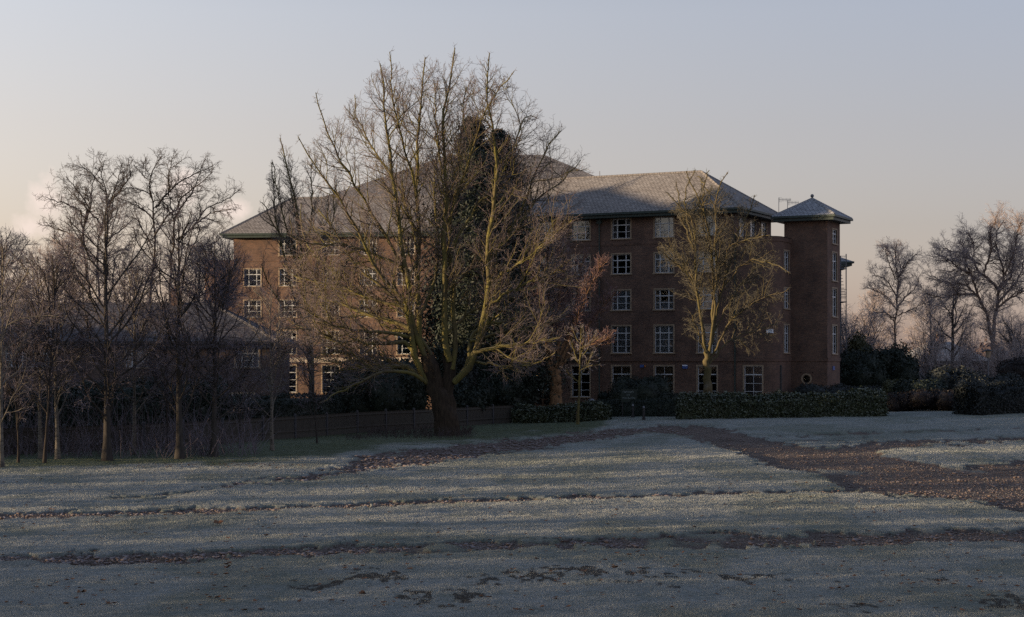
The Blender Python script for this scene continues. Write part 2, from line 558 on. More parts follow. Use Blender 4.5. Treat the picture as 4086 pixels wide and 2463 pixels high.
def spline(pts, K):
    pts = np.asarray(pts, float); d = np.r_[0, np.cumsum(np.linalg.norm(np.diff(pts, axis=0), axis=1))]
    t = np.linspace(0, d[-1], K)
    n = len(pts); out = np.zeros((K, pts.shape[1]))
    m = np.gradient(pts, d, axis=0) if n > 2 else np.repeat((pts[1:] - pts[:1]) / max(d[-1], 1e-6), 2, 0)
    i = np.clip(np.searchsorted(d, t, side='right') - 1, 0, n - 2)
    h = d[i + 1] - d[i]; s = (t - d[i]) / h
    h00 = 2 * s ** 3 - 3 * s ** 2 + 1; h10 = s ** 3 - 2 * s ** 2 + s; h01 = -2 * s ** 3 + 3 * s ** 2; h11 = s ** 3 - s ** 2
    for c in range(pts.shape[1]):
        out[:, c] = h00 * pts[i, c] + h10 * h * m[i, c] + h01 * pts[i + 1, c] + h11 * h * m[i + 1, c]
    return out


def trunk_mesh(name, lines, radii, mat, sides=10, base=0, base_mat=None):
    """the first `base` lines are the fluted bole"""
    parts = []
    for i, (l, r) in enumerate(zip(lines, radii)):
        v, f = tubes(l[None], np.asarray(r)[None], 28 if i < base else sides, .07 if i < base else 0); parts.append((v, f, 1 if i < base and base_mat else 0))
    return np_mesh(name, parts, [mat] + ([base_mat] if base_mat else []), True)


def flare(r, K, amt=.6, reach=.12):
    u = np.linspace(0, 1, K); return r * (1 + amt * np.exp(-u / reach))


def crown_mesh(name, sets, mats):
    """sets: list of (P, R, sides, material index)"""
    parts = []
    for P, Rr, s, mi in sets:
        v, f = tubes(P, Rr, s); parts.append((v, f, mi))
    return np_mesh(name, parts, mats, False)


def fill(stems, srad, env, p, mats):
    """branches, twigs and twiglets on a skeleton. p: dict of numbers"""
    sets = []
    P1 = np.stack([spline(l, 16) for l in stems])
    R1 = np.stack([np.interp(np.linspace(0, 1, 16), np.linspace(0, 1, len(r)), r) for r in srad])
    ln = np.linalg.norm(np.diff(P1, axis=1), axis=2).sum(1)
    n2 = np.maximum(2, (ln * p['d2']).astype(int))
    o, d, L, r = kids(P1, R1, n2, p.get('u2', .15), 1, *p['a2'], *p['l2'], .6, p['r2'], p.get('t2', .55))
    P2, R2 = grow(o, d, L, np.maximum(r, .012), .008, 7, p['w'], p['trop']); P2 = clip_env(P2, env)
    sets.append((P2, R2, 4, 0))
    L2 = np.linalg.norm(P2[:, -1] - P2[:, 0], axis=1)
    n3 = np.maximum(1, (L2 * p['d3']).astype(int))
    o, d, L, r = kids(P2, R2, n3, .12, 1, *p['a3'], *p['l3'], .7, .014, .4)
    P3, R3 = grow(o, d, L, np.maximum(r, .008), .006, 5, p['w'] * 1.2, p['trop3']); P3 = clip_env(P3, env)
    sets.append((P3, R3 * p.get('k', 1), 3, 1))
    n4 = p['n4']
    o, d, L, r = kids(P3, R3, n4, .1, 1, *p['a4'], *p['l4'], .8, .009, .3)
    P4, R4 = grow(o, d, L, np.maximum(r, .0065), .005, 3, p['w'] * 1.3, p['trop3'])
    sets.append((P4, R4 * p.get('k', 1), 3, 1))
    # twigs at the ends of the stems
    return sets


def make_tree(h, r0, p, spread, crown, bark_m, twig_m, fork=.35, nst=7, lean=(0, 0), wob=.06, leader=True, base_env=None, stem_r=.5, trunk_trop=.02, sides=10):
    """a tree of its own: trunk, main stems, branches. crown: list of ellipsoids in metres round the base"""
    K = 16
    top = np.array([lean[0], lean[1], h])
    u = np.linspace(0, 1, K)[:, None]
    line = top * u + np.cumsum(rng.normal(0, wob * h / K, (K, 3)) * np.array([1, 1, 0]), axis=0) * (u ** .6)
    kt = K if leader else max(4, int(K * fork) + 1)
    rt = np.interp(np.linspace(0, 1, K), [0, fork, .75, 1], [r0, r0 * .72, r0 * .3, .02])
    rt = rt * (1 + .45 * np.exp(-u[:, 0] * h / .35))
    lines = [line[:kt]]; rads = [rt[:kt]]
    Pt = line[None]; Rt = rt[None]
    o, d, L, r = kids(Pt, Rt, nst, fork * .85, .92 if leader else fork * 1.05, *spread, .3 * h, .5 * h, .62, r0 * stem_r, .45 if leader else 0)
    P1, R1 = grow(o, d, L, np.maximum(r, .03), .02, 14, p['w'] * .8, trunk_trop + p['trop']); P1 = clip_env(P1, crown)
    stems = [l for l in P1] + [spline(lines[0][int(kt * .5):], 14)]
    rads2 = [r_ for r_ in R1] + [np.interp(np.linspace(0, 1, 14), np.linspace(0, 1, len(rads[0][int(kt * .5):])), rads[0][int(kt * .5):])]
    tm = trunk_mesh('trunk', lines + list(P1), rads + list(R1), bark_m, sides)
    cm = crown_mesh('crown', fill(stems, rads2, crown, p, None), [bark_m, twig_m])
    return tm, cm


def place_tree(name, tm, cm, loc, label, cat='tree', group=None, rz=0, sc=1.0):
    r = empty(name, loc, label, cat, group, rz); r.scale = (sc,) * 3
    link('trunk', tm, r); link('crown', cm, r)
    return r


# ------------------------------------------------------------------ leaf masses (hedges, shrubs, conifers)
def sphere_dirs(n):
    v = rng.normal(0, 1, (n, 3)); return unit(v)


def leaves(c, nrm, size, elong=1.6, tilt=.9):
    """one folded rhombus per point"""
    n = len(c)
    nn = unit(nrm + rng.normal(0, tilt, (n, 3)))
    a = unit(np.cross(nn, sphere_dirs(n))); b = np.cross(nn, a)
    s = (size * rng.uniform(.6, 1.4, n))[:, None] if np.isscalar(size) else (size * rng.uniform(.6, 1.4, n))[:, None]
    p0 = c - a * s * elong * .5; p2 = c + a * s * elong * .5
    p1 = c + b * s * .5 + nn * s * .15; p3 = c - b * s * .5 + nn * s * .15
    V = np.stack([p0, p1, p2, p3], 1).reshape(-1, 3)
    F = np.arange(n * 4).reshape(-1, 4)
    return V, F


def blob_core(c, r, seed, n=14, m=9, k=.86):
    V = []; F = []
    for j in range(m + 1):
        e = -pi / 2 + pi * j / m
        for i in range(n):
            t = 2 * pi * i / n
            V.append((cos(e) * cos(t), cos(e) * sin(t), sin(e)))
    V = np.array(V); f = 1 + .25 * (vnoise(V[:, 0] * 2 + seed, V[:, 1] * 2 + V[:, 2] * 3, seed) - .5)
    V = np.array(c) + V * np.array(r) * k * f[:, None]
    for j in range(m):
        for i in range(n):
            F.append((j * n + i, j * n + (i + 1) % n, (j + 1) * n + (i + 1) % n, (j + 1) * n + i))
    return V, np.array(F)


def leafmass(blobs, n, size, mat, zmin=0.0, core=True, elong=1.6, shell=(.78, 1.06)):
    """foliage over a cluster of ellipsoids (local metres)"""
    vol = np.array([(b[1][0] * b[1][1] + b[1][0] * b[1][2] + b[1][1] * b[1][2]) for b in blobs]); vol = vol / vol.sum()
    parts = []
    for i, (c, r) in enumerate(blobs):
        k = int(n * vol[i]) + 5
        d = sphere_dirs(k)
        lump = 1 + .22 * (vnoise(d[:, 0] * 3 + i * 7, d[:, 1] * 3 + d[:, 2] * 3.7, 77 + i) - .5) * 2
        s = rng.uniform(*shell, k) * lump
        p = np.array(c) + d * np.array(r) * s[:, None]
        nr = unit(d / np.array(r))
        ok = p[:, 2] > zmin
        v, f = leaves(p[ok], nr[ok], size, elong); parts.append((v, f, 0))
        if core:
            v, f = blob_core(c, r, i + 3); v[:, 2] = np.maximum(v[:, 2], zmin); parts.append((v, f, 0))
    return np_mesh('foliage', parts, [mat])


def hedge_mesh(x0, x1, depth, h, n, size, mat, wav=.15, seed=1, core=True, hfun=None):
    """a clipped or loose hedge along local x, rounded box section"""
    L = x1 - x0
    x = rng.uniform(x0, x1, n); t = rng.random(n)
    per = 2 * h + depth
    s = t * per
    y = np.where(s < h, -depth / 2, np.where(s < h + depth, s - h - depth / 2, depth / 2))
    ne = max(60, int(n * (h + depth) * .6 / (L + 2 * h))); e_ = np.arange(n) < ne
    hh = h * (1 + wav * 2 * (fbm(x * .6, x * 0 + seed, seed, 3) - .5))
    if hfun is not None: hh = hfun(x)
    z = np.where(s < h, s / h, np.where(s < h + depth, 1.0, (per - s) / h)) * hh
    ny = np.where(s < h, -1., np.where(s < h + depth, 0, 1.)); nz = np.where((s >= h) & (s < h + depth), 1., .15)
    # round the top edges, lump the sides
    lump = (fbm(x * 1.1 + 9, z * 1.3 + y, seed + 5, 3) - .5) * .5
    y = y + ny * lump * .8; z = z + np.where(nz > .5, lump * .7, 0)
    edge = sm(np.abs(y) / (depth / 2), .6, 1.05) * sm(z / hh, .7, 1.0)
    z = z - edge * .22 * h * .5
    if wav > .1: z = z + np.where(nz > .5, np.abs(rng.normal(0, .09, n)) + .22 * (vnoise(x * 3.1, y * 3.1, seed + 8) - .5), 0); y = y + ny * .3 * (vnoise(x * 2.7, z * 2.7, seed + 9) - .5)
    y = np.where(e_, rng.uniform(-depth / 2, depth / 2, n), y); z = np.where(e_, rng.uniform(0, 1, n) * hh, z)
    x = np.where(e_, np.where(np.arange(n) % 2, x0 + .05, x1 - .05) + np.where(np.arange(n) % 2, -1, 1) * np.abs(rng.normal(0, .12, n)), x)
    p = np.stack([x, y + rng.normal(0, .05, n), np.maximum(z + rng.normal(0, .05, n), .02)], 1)
    nr = np.stack([rng.normal(0, .2, n), ny, nz], 1)
    v, f = leaves(p, nr, size); parts = [(v, f, 0)]
    if core:
        m = max(6, int(L / .5)); xs = np.linspace(x0 + .1, x1 - .1, m)
        ht = h * (1 + wav * 2 * (fbm(xs * .6, xs * 0 + seed, seed, 3) - .5)) if hfun is None else hfun(xs)
        dd = depth * .42
        prof = [(-dd, 0), (-dd, .8), (-dd * .6, .93), (dd * .6, .93), (dd, .8), (dd, 0)]
        V = np.array([(a, q[0], q[1] * ht[i]) for i, a in enumerate(xs) for q in prof]); F = []
        for i in range(m - 1):
            for j in range(5): F.append((i * 6 + j, i * 6 + j + 1, (i + 1) * 6 + j + 1, (i + 1) * 6 + j))
        parts.append((V, np.array(F), 0))
    return np_mesh('foliage', parts, [mat])

# ------------------------------------------------------------------ the ground
def sdist(px, py, poly):
    """signed distance in picture units, positive inside"""
    poly = np.asarray(poly, float); n = len(poly)
    d = np.full(px.shape, 1e9); ins = np.zeros(px.shape, bool)
    for i in range(n):
        ax, ay = poly[i]; bx, by = poly[(i + 1) % n]
        ex, ey = bx - ax, by - ay; wx, wy = px - ax, py - ay
        t = np.clip((wx * ex + wy * ey) / (ex * ex + ey * ey + 1e-9), 0, 1)
        d = np.minimum(d, np.hypot((wx - ex * t) * .4, wy - ey * t))
        c = (ay > py) != (by > py)
        ins ^= c & (px < (bx - ax) * (py - ay) / (by - ay + 1e-12) + ax)
    return np.where(ins, d, -d)


SOIL = [
    (1.0, 5, [(850, 1098), (960, 1086), (1080, 1073), (1200, 1061), (1300, 1050), (1420, 1037), (1530, 1026), (1600, 1022), (1610, 1042), (1490, 1051), (1400, 1064), (1300, 1079), (1200, 1091), (1100, 1104), (1000, 1116), (900, 1128), (840, 1138)]),
    (.85, 7, [(560, 1158), (700, 1148), (860, 1118), (905, 1126), (840, 1140), (700, 1163), (560, 1172)]),
    (.66, 8, [(260, 1195), (420, 1183), (560, 1161), (560, 1175), (430, 1193), (330, 1203), (260, 1207)]),
    (.97, 5, [(1560, 1021), (1700, 1021), (1760, 1032), (1860, 1060), (1965, 1076), (2100, 1062), (2464, 1051), (2700, 1044), (2700, 1052), (2464, 1061), (2200, 1072), (2115, 1084), (2130, 1097), (2200, 1103), (2290, 1118), (2464, 1109), (2700, 1100), (2700, 1256), (2464, 1228), (2300, 1203), (2150, 1188), (2050, 1180), (2010, 1165), (1960, 1145), (1890, 1128), (1830, 1108), (1760, 1085), (1690, 1065), (1600, 1042)]),
    (.8, 2.5, [(-80, 1235), (300, 1226), (900, 1207), (1240, 1196.5), (1700, 1183), (2060, 1176), (2060, 1182), (1700, 1190), (1240, 1204), (900, 1217), (300, 1242), (-80, 1252)]),
    (.72, 5, [(-80, 1342), (400, 1326), (900, 1308), (1600, 1288), (2464, 1268), (2700, 1262), (2700, 1322), (2464, 1317), (2100, 1312), (1600, 1318), (1240, 1322), (900, 1332), (400, 1350), (-80, 1376)]),
    (.5, 3, [(1800, 1050), (2464, 1026), (2600, 1022), (2600, 1026), (2464, 1030), (1800, 1054)]),
    (.5, 4, [(1850, 1062), (2100, 1048), (2100, 1052), (1850, 1067)]),
]
BARE = []
for ex, ey, ew, eh, ev in ((1350, 1383, 130, 18, .75), (1590, 1380, 100, 14, .7), (1810, 1384, 95, 14, .7), (920, 1388, 75, 18, .62), (1060, 1438, 110, 22, .64), (1690, 1408, 110, 14, .6), (1500, 1400, 60, 12, .6), (2330, 1385, 130, 22, .52), (2440, 1450, 80, 20, .55), (760, 1408, 60, 12, .5), (1150, 1395, 60, 12, .55), (2050, 1460, 70, 12, .5), (330, 1345, 200, 14, .45), (1950, 1395, 120, 12, .5)):
    BARE.append((1.25 * ev, 10, [(ex + ew * cos(a), ey + eh * sin(a)) for a in np.linspace(0, 2 * pi, 14)[:-1]]))


def masks(X, Y):
    Yc = np.maximum(Y, 5)
    Z = terrain(X, Y)
    px = CX + FPX * X / Yc; py = HY + FPX * (EYE - Z) / Yc
    n1 = fbm(X * .8, Y * .5, 21, 4) - .5; n2 = fbm(X * 3.1, Y * 1.6, 33, 4) - .5
    soil = np.zeros(X.shape); bare = np.zeros(X.shape)
    for i_, (val, w, poly) in enumerate(SOIL + BARE):
        p = np.asarray(poly)
        sel = (px > p[:, 0].min() - 60) & (px < p[:, 0].max() + 60) & (py > p[:, 1].min() - 40) & (py < p[:, 1].max() + 40)
        if not sel.any(): continue
        sd = sdist(px[sel], py[sel], poly)
        m = sm(sd + (n1[sel] * 24 + n2[sel] * 26) * min(1, w / 6), -w * .8, w * .8) * val * (1 - .5 * sm(fbm(X[sel] * .55 + 3, Y[sel] * .3, 88, 4), .52, .7) * (i_ in (0, 3, 5)))
        m = m + (n2[sel] * .8 + n1[sel] * .5) * sm(m, .1, .7) * (1.15 - val)
        tgt = soil if i_ < len(SOIL) else bare
        tgt[sel] = np.maximum(tgt[sel], m * (1 if i_ < len(SOIL) else sm(fbm(X[sel] * 2.3, Y[sel] * 1.0, 71, 3), .36, .56) * sm(fbm(X[sel] * 7, Y[sel] * 3, 73, 2), .3, .52)))
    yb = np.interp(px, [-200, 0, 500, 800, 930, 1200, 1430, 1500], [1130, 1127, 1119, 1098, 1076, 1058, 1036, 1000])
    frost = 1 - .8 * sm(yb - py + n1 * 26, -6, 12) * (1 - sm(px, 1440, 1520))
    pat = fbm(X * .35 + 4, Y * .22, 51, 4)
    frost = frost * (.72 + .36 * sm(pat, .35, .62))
    frost = frost * np.where((soil > .2) & (soil < .62), .85, 1)
    return np.clip(soil, 0, 1), np.clip(frost, 0, 1), np.clip(bare, 0, 1)


def relief(X, Y, so):
    return -.085 * sm(so, .35, .6) + .09 * (fbm(X * .5, Y * .45, 8, 4) - .5) + .05 * (fbm(X * 1.6, Y * 1.9, 12, 3) - .5)


rows = [-90, -40, 0, 10, 18, 24, 26.5]
Yv = FPX * EYE / (np.linspace(1505, 1003, 430) - HY)
rows = np.r_[rows, Yv[Yv > 27], [143, 150, 160, 175, 200, 240, 300, 400, 600, 1000, 1800, 3000]]
cols = np.r_[[-9, -5, -3, -2, -1.4, -1, -.75, -.55, -.45, -.39], np.linspace(-.35, .35, 640), [.39, .45, .55, .75, 1, 1.4, 2, 3, 5, 9]]
GX = cols[None] * np.maximum(rows, 25)[:, None]; GY = np.repeat(rows[:, None], len(cols), 1)
soil, frost, bare = masks(GX.ravel(), GY.ravel())
nr_, nc_ = GX.shape
gx, gy = GX.ravel(), GY.ravel()
gz = terrain(gx, gy)
near = sm(gy, 20, 30) * (1 - sm(gy, 110, 140))
gz = gz + near * relief(gx, gy, soil) + near * .03 * sm(soil, .4, .7) * (fbm(gx * 4, gy * 3, 9, 3) - .5)
ii = (np.arange(nr_ - 1)[:, None] * nc_ + np.arange(nc_ - 1)[None]).ravel()
GF = np.stack([ii, ii + 1, ii + nc_ + 1, ii + nc_], 1)
fs = soil[GF].mean(1) > .52
GV = np.stack([gx, gy, gz], 1)


def sub(name, F):
    u, inv = np.unique(F.ravel(), return_inverse=True)
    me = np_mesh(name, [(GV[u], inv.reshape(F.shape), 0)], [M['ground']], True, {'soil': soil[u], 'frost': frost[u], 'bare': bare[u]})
    return tag(link(name, me), None, None, None, 'structure')


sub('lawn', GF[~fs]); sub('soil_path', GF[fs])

# grass blades: frosted, denser near the camera because they are sown per picture area
nb = 1250000
bx = rng.uniform(-70, 2540, nb); by = 1003 + (1497 - 1003) * rng.random(nb) ** .9
X, Y = ground(bx, by)
so, fr, ba = masks(X, Y)
clump = fbm(X * 2.4, Y * 1.5, 61, 3)
keep = (rng.random(nb) > sm(so, .25, .6) * .93) & (rng.random(nb) > sm(ba, .25, .7) * .8) & (rng.random(nb) < .35 + 1.2 * sm(clump, .3, .62))
X, Y, fr, clump, so = X[keep], Y[keep], fr[keep], clump[keep], so[keep]
Zb = terrain(X, Y) + relief(X, Y, so) - .01
nb = len(X)
h = (.022 + .00032 * Y) * rng.uniform(.82, 1.18, nb) * (.85 + .35 * sm(clump, .35, .7)); w = .002 + .00006 * Y
a = rng.uniform(0, pi, nb); ld = rng.uniform(0, 2 * pi, nb); le = h * rng.uniform(.1, 1.0, nb)
B = np.stack([X, Y, Zb], 1)
sx = np.stack([np.cos(a) * w, np.sin(a) * w, 0 * a], 1)
tip = B + np.stack([np.cos(ld) * le, np.sin(ld) * le, h], 1)
V = np.stack([B - sx, B + sx, tip], 1).reshape(-1, 3)
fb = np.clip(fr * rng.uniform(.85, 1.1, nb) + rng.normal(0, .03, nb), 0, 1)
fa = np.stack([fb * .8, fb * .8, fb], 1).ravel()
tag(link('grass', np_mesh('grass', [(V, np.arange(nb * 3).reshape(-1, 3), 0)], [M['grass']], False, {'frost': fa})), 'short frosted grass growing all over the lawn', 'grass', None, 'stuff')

# clods on the dug strips
nk = 260000
bx = rng.uniform(-50, 2520, nk); by = rng.uniform(1018, 1400, nk)
X, Y = ground(bx, by); so, fr, _ = masks(X, Y)
keep = rng.random(nk) < sm(so, .5, .85) * (.45 + .55 * sm(-bx, -1650, -1500)) * .55
X, Y, so, big = X[keep], Y[keep], so[keep], ((bx < 1640) & (by < 1190))[keep]; n = len(X)
Zb = terrain(X, Y) + relief(X, Y, so)
t_ = (1 + sqrt(5)) / 2
ico = unit(np.array([(-1, t_, 0), (1, t_, 0), (-1, -t_, 0), (1, -t_, 0), (0, -1, t_), (0, 1, t_), (0, -1, -t_), (0, 1, -t_), (t_, 0, -1), (t_, 0, 1), (-t_, 0, -1), (-t_, 0, 1)], float))
icf = np.array([(0, 11, 5), (0, 5, 1), (0, 1, 7), (0, 7, 10), (0, 10, 11), (1, 5, 9), (5, 11, 4), (11, 10, 2), (10, 7, 6), (7, 1, 8), (3, 9, 4), (3, 4, 2), (3, 2, 6), (3, 6, 8), (3, 8, 9), (4, 9, 5), (2, 4, 11), (6, 2, 10), (8, 6, 7), (9, 8, 1)])
sz = np.minimum(rng.gamma(1.7, .008, n) + .007, .06) * np.where(big, 1.7, 1.0)
V = ico[None] * (1 + rng.normal(0, .3, (n, 12, 1))) * sz[:, None, None] * np.array([1.4, 1.1, .8]) + np.stack([X, Y, Zb + sz * .3], 1)[:, None]
F = (icf[None] + (np.arange(n) * 12)[:, None, None]).reshape(-1, 3)
tag(link('soil_clods', np_mesh('soil_clods', [(V.reshape(-1, 3), F, 0)], [M['clod']])), 'frozen lumps of dug soil along the muddy strips', 'soil', None, 'stuff')

# fallen leaves
def leaf_at(X, Y, s):
    th = rng.uniform(0, 2 * pi); n = 9
    ang = np.linspace(0, 2 * pi, n, endpoint=False); rr = s * np.where(np.arange(n) % 2 == 0, 1, .62) * rng.uniform(.8, 1.2, n)
    z = rng.uniform(.1, .7, n) * s
    p = np.stack([rr * np.cos(ang + th), rr * np.sin(ang + th), z], 1)
    return np.r_[p, [[0, 0, .15 * s]]], np.array([(i, (i + 1) % n, n) for i in range(n)])


parts = []
for k in range(900):
    if k < 110: x, y = rng.normal(560, 120), rng.normal(1121, 3.5)
    else: x, y = rng.uniform(0, 2464), 1135 + 340 * rng.random()
    X, Y = ground(x, y); v, f = leaf_at(X, Y, rng.uniform(.03, .07))
    parts.append((v + np.array([X, Y, terrain(X, Y) + .03]), f, 0))
tag(link('leaf_litter', np_mesh('leaf_litter', parts, [M['deadleaf']])), 'small brown dead leaves scattered over the frosted grass', 'leaves', None, 'stuff')
for (x, y, s, lab) in ((524, 1266, .15, 'upright curled brown leaf on the frosted grass, left of centre'), (640, 1294, .08, 'brown leaf lying near the lower rut on the left'), (548, 1372, .09, 'brown leaf in the frosted grass below the lower rut'), (872, 1436, .09, 'dark brown leaf in the front grass, left of the bare patches'), (196, 1432, .1, 'brown leaf in the front left corner of the lawn'), (1480, 1372, .08, 'brown leaf standing at the edge of the largest bare patch')):
    g = gp(x, y); v, f = leaf_at(0, 0, s); v[:, 2] *= 1.5
    tag(link('fallen_leaf', np_mesh('fallen_leaf', [(v, f, 0)], [M['deadleaf']]), None, g + np.array([0, 0, .03])), lab, 'leaf', 'single fallen leaves on the lawn')

# ------------------------------------------------------------------ the big brick building
B0 = np.array([0., 140., .7])
bld = empty('brick_building', B0, 'long five storey brown brick building with hipped tiled roofs and a corner stair tower', 'building')
TH1 = R(-27.0); FR1 = (np.array([7.69, 131.4]), TH1)
TH2 = R(-7.5); FR2 = (np.array([-24.94, 152.6]), TH2)


def w2(fr, u, v):
    o, t = fr
    return np.array([o[0] + u * cos(t) - v * sin(t), o[1] + u * sin(t) + v * cos(t)])


def bpart(mb, name, mats, fr=None, parent=None):
    if fr is None: return mb.build(name, mats, parent or bld, (-B0[0], -B0[1], -B0[2]))
    return mb.build(name, mats, parent or bld, (fr[0][0] - B0[0], fr[0][1] - B0[1], -B0[2]), fr[1])


def wall_holes(mb, p0, ang, L, z0, z1, holes, depth=.2, u_off=0.0):
    """wall from p0 along ang (outside is on the right hand of the direction), with real openings"""
    dx, dy = cos(ang), sin(ang); ix, iy = -dy, dx
    P = lambda u, z, k=0: (p0[0] + dx * u + ix * k, p0[1] + dy * u + iy * k, z)
    us = sorted({0, L} | {min(max(a, 0), L) for h_ in holes for a in h_[:2]}); zs = sorted({z0, z1} | {a for h_ in holes for a in h_[2:]})
    for i in range(len(us) - 1):
        for j in range(len(zs) - 1):
            uc, zc = (us[i] + us[i + 1]) / 2, (zs[j] + zs[j + 1]) / 2
            if any(a < uc < b and c < zc < d for a, b, c, d in holes): continue
            q = [(us[i], zs[j]), (us[i + 1], zs[j]), (us[i + 1], zs[j + 1]), (us[i], zs[j + 1])]
            mb.poly([P(*t) for t in q], [(t[0] + u_off, t[1]) for t in q])
    for a, b, c, d in holes:
        for q in ([(a, c, 0), (a, c, depth), (a, d, depth), (a, d, 0)], [(b, c, depth), (b, c, 0), (b, d, 0), (b, d, depth)], [(a, d, 0), (a, d, depth), (b, d, depth), (b, d, 0)], [(a, c, depth), (a, c, 0), (b, c, 0), (b, c, depth)]):
            mb.poly([P(t[0], t[1], t[2]) for t in q])


def hip_roof(u0, u1, v0, v1, ez, rz, thick=.3):
    """roof mesh and eaves mesh over a rectangle"""
    mb = MB(); h = rz - ez; r = min(u1 - u0, v1 - v0) / 2
    if u1 - u0 >= v1 - v0: a, b = (u0 + r, (v0 + v1) / 2, rz), (u1 - r, (v0 + v1) / 2, rz)
    else: a, b = ((u0 + u1) / 2, v0 + r, rz), ((u0 + u1) / 2, v1 - r, rz)
    c = [(u0, v0, ez), (u1, v0, ez), (u1, v1, ez), (u0, v1, ez)]

    def face(pts):
        p0, p1 = np.array(pts[0]), np.array(pts[1]); ax = unit(p1 - p0); n = unit(np.cross(ax, np.array(pts[2]) - p0)); up = np.cross(n, ax)
        mb.poly(pts, [((np.array(p) - p0) @ ax, (np.array(p) - p0) @ up) for p in pts])
    if u1 - u0 >= v1 - v0:
        face([c[0], c[1], b, a]); face([c[1], c[2], b]); face([c[2], c[3], a, b]); face([c[3], c[0], a])
    else:
        face([c[0], c[1], a]); face([c[1], c[2], b, a]); face([c[2], c[3], b]); face([c[3], c[0], a, b])
    rg = MB()  # ridge and hip cappings

    def cap(p, q):
        p, q = np.array(p), np.array(q); n = max(2, int(np.linalg.norm(q - p) / .45))
        for k in range(n):
            s, e = p + (q - p) * k / n, p + (q - p) * (k + .93) / n
            ax = unit(e - s); sd = unit(np.cross(ax, [0, 0, 1])) * .13; upv = np.array([0, 0, .09]); dn = np.array([0, 0, -.05])
            rg.poly([s - sd + dn, e - sd + dn, e + upv, s + upv]); rg.poly([s + upv, e + upv, e + sd + dn, s + sd + dn])
    for i, e in enumerate((a, b, b, a)): cap(c[i], e)
    if np.linalg.norm(np.array(a) - b) > .5: cap(a, b)
    ev = MB()  # gutter and boarded eaves
    g = .06
    o = [(u0 - g, v0 - g), (u1 + g, v0 - g), (u1 + g, v1 + g), (u0 - g, v1 + g)]
    i_ = [(u0 + .1, v0 + .1), (u1 - .1, v0 + .1), (u1 - .1, v1 - .1), (u0 + .1, v1 - .1)]
    for k in range(4):
        A, Bq = o[k], o[(k + 1) % 4]; C, D = i_[(k + 1) % 4], i_[k]
        ev.poly([(*A, ez - .16), (*Bq, ez - .16), (*Bq, ez + .0), (*A, ez + .0)])
        ev.poly([(*A, ez), (*Bq, ez), (*C, ez - .02), (*D, ez - .02)])
        A2 = (A[0] * .999 + D[0] * .001, A[1] * .999 + D[1] * .001)
        ev.poly([(*D, ez - .38), (*C, ez - .38), (*C, ez - .14), (*D, ez - .14)])
        ev.poly([(*D, ez - .16), (*C, ez - .16), (*Bq, ez - .16), (*A, ez - .16)])
    ev.poly([(*p, ez - .38) for p in i_[::-1]])
    return mb, rg, ev


# ---- windows: one mesh set per size, every window an object with its own parts
WMESH = {}


def win_meshes(w, h, style):
    key = (w, h, style)
    if key in WMESH: return WMESH[key]
    sb = MB(); t = .1
    sb.box(-w / 2 - t, -w / 2, -.03, .2, 0, h); sb.box(w / 2, w / 2 + t, -.03, .2, 0, h)
    sb.box(-w / 2 - t, w / 2 + t, -.03, .2, h, h + t); sb.box(-w / 2 - t - .05, w / 2 + t + .05, -.09, .2, -.09, 0)
    fb_ = MB(); y0, y1 = .08, .14; e = .05
    fb_.box(-w / 2, -w / 2 + e, y0, y1, 0, h); fb_.box(w / 2 - e, w / 2, y0, y1, 0, h)
    fb_.box(-w / 2 + e, w / 2 - e, y0, y1, 0, e); fb_.box(-w / 2 + e, w / 2 - e, y0, y1, h - e, h)
    hb, vb, tv = [], [], []
    if style == 'three': vb = [.27, .74]; hb = [.69]; tv = [.345]
    if style == 'tall': vb = [.27, .74]; hb = [.735]; tv = [.49, .25]
    if style == 'sash': hb = [.74]; tv = [.47, .22]
    if style == 'narrow': vb = [.5]; hb = [.7]; tv = [.35]
    zc = [0] + [x * h for x in sorted(hb)] + [h]
    for f in vb: fb_.box(-w / 2 + f * w - .035, -w / 2 + f * w + .035, y0 - .01, y1 - .005, e, h - e)
    for f in hb: fb_.box(-w / 2 + e, w / 2 - e, y0 - .02, y1 - .01, f * h - .04, f * h + .04)
    for f in tv: fb_.box(-w / 2 + e, w / 2 - e, y0 + .012, y1 - .015, f * h - .017, f * h + .017)
    if style == 'sash': fb_.box(-.015, .015, y0 + .016, y1 - .017, e, h - e)
    g = MB(); g.poly([(-w / 2 + .02, .118, .02), (w / 2 - .02, .118, .02), (w / 2 - .02, .118, h - .02), (-w / 2 + .02, .118, h - .02)])

    def cloth(a, b, z0, z1, fold, y=.2):
        m = MB(); n = max(2, int((b - a) / .06)); xs = np.linspace(a, b, n + 1)
        for k in range(n):
            ya, yb = y + fold * (k % 2), y + fold * ((k + 1) % 2)
            m.poly([(xs[k], ya, z0), (xs[k + 1], yb, z0), (xs[k + 1], yb, z1), (xs[k], ya, z1)])
        return m
    net = cloth(-w / 2, w / 2, .02, h - .02, .02)
    dr = cloth(-w / 2, -w / 2 + .27 * w, .02, h - .02, .05); m2 = cloth(w / 2 - .26 * w, w / 2, .02, h - .02, .05)
    nb_ = len(dr.v); dr.v += m2.v; dr.f += [[i + nb_ for i in f] for f in m2.f]; dr.uv += m2.uv; dr.mi += m2.mi
    half = cloth(-w / 2, w / 2, .02, h * .45, .02)
    bl = MB(); n = int(w / .11)
    for k in range(n):
        xa = -w / 2 + w * k / n; bl.poly([(xa, .24, .02), (xa + w / n * .9, .205, .02), (xa + w / n * .9, .205, h - .02), (xa, .24, h - .02)])
    WMESH[key] = dict(s=sb.mesh('window', M['stone']), f=fb_.mesh('frame', M['white']), g=g.mesh('pane', M['glass']), net=net.mesh('curtain', M['curtain']), drape=dr.mesh('curtain', M['drape']), half=half.mesh('curtain', M['curtain']), blind=bl.mesh('blind', M['blind']))
    return WMESH[key]


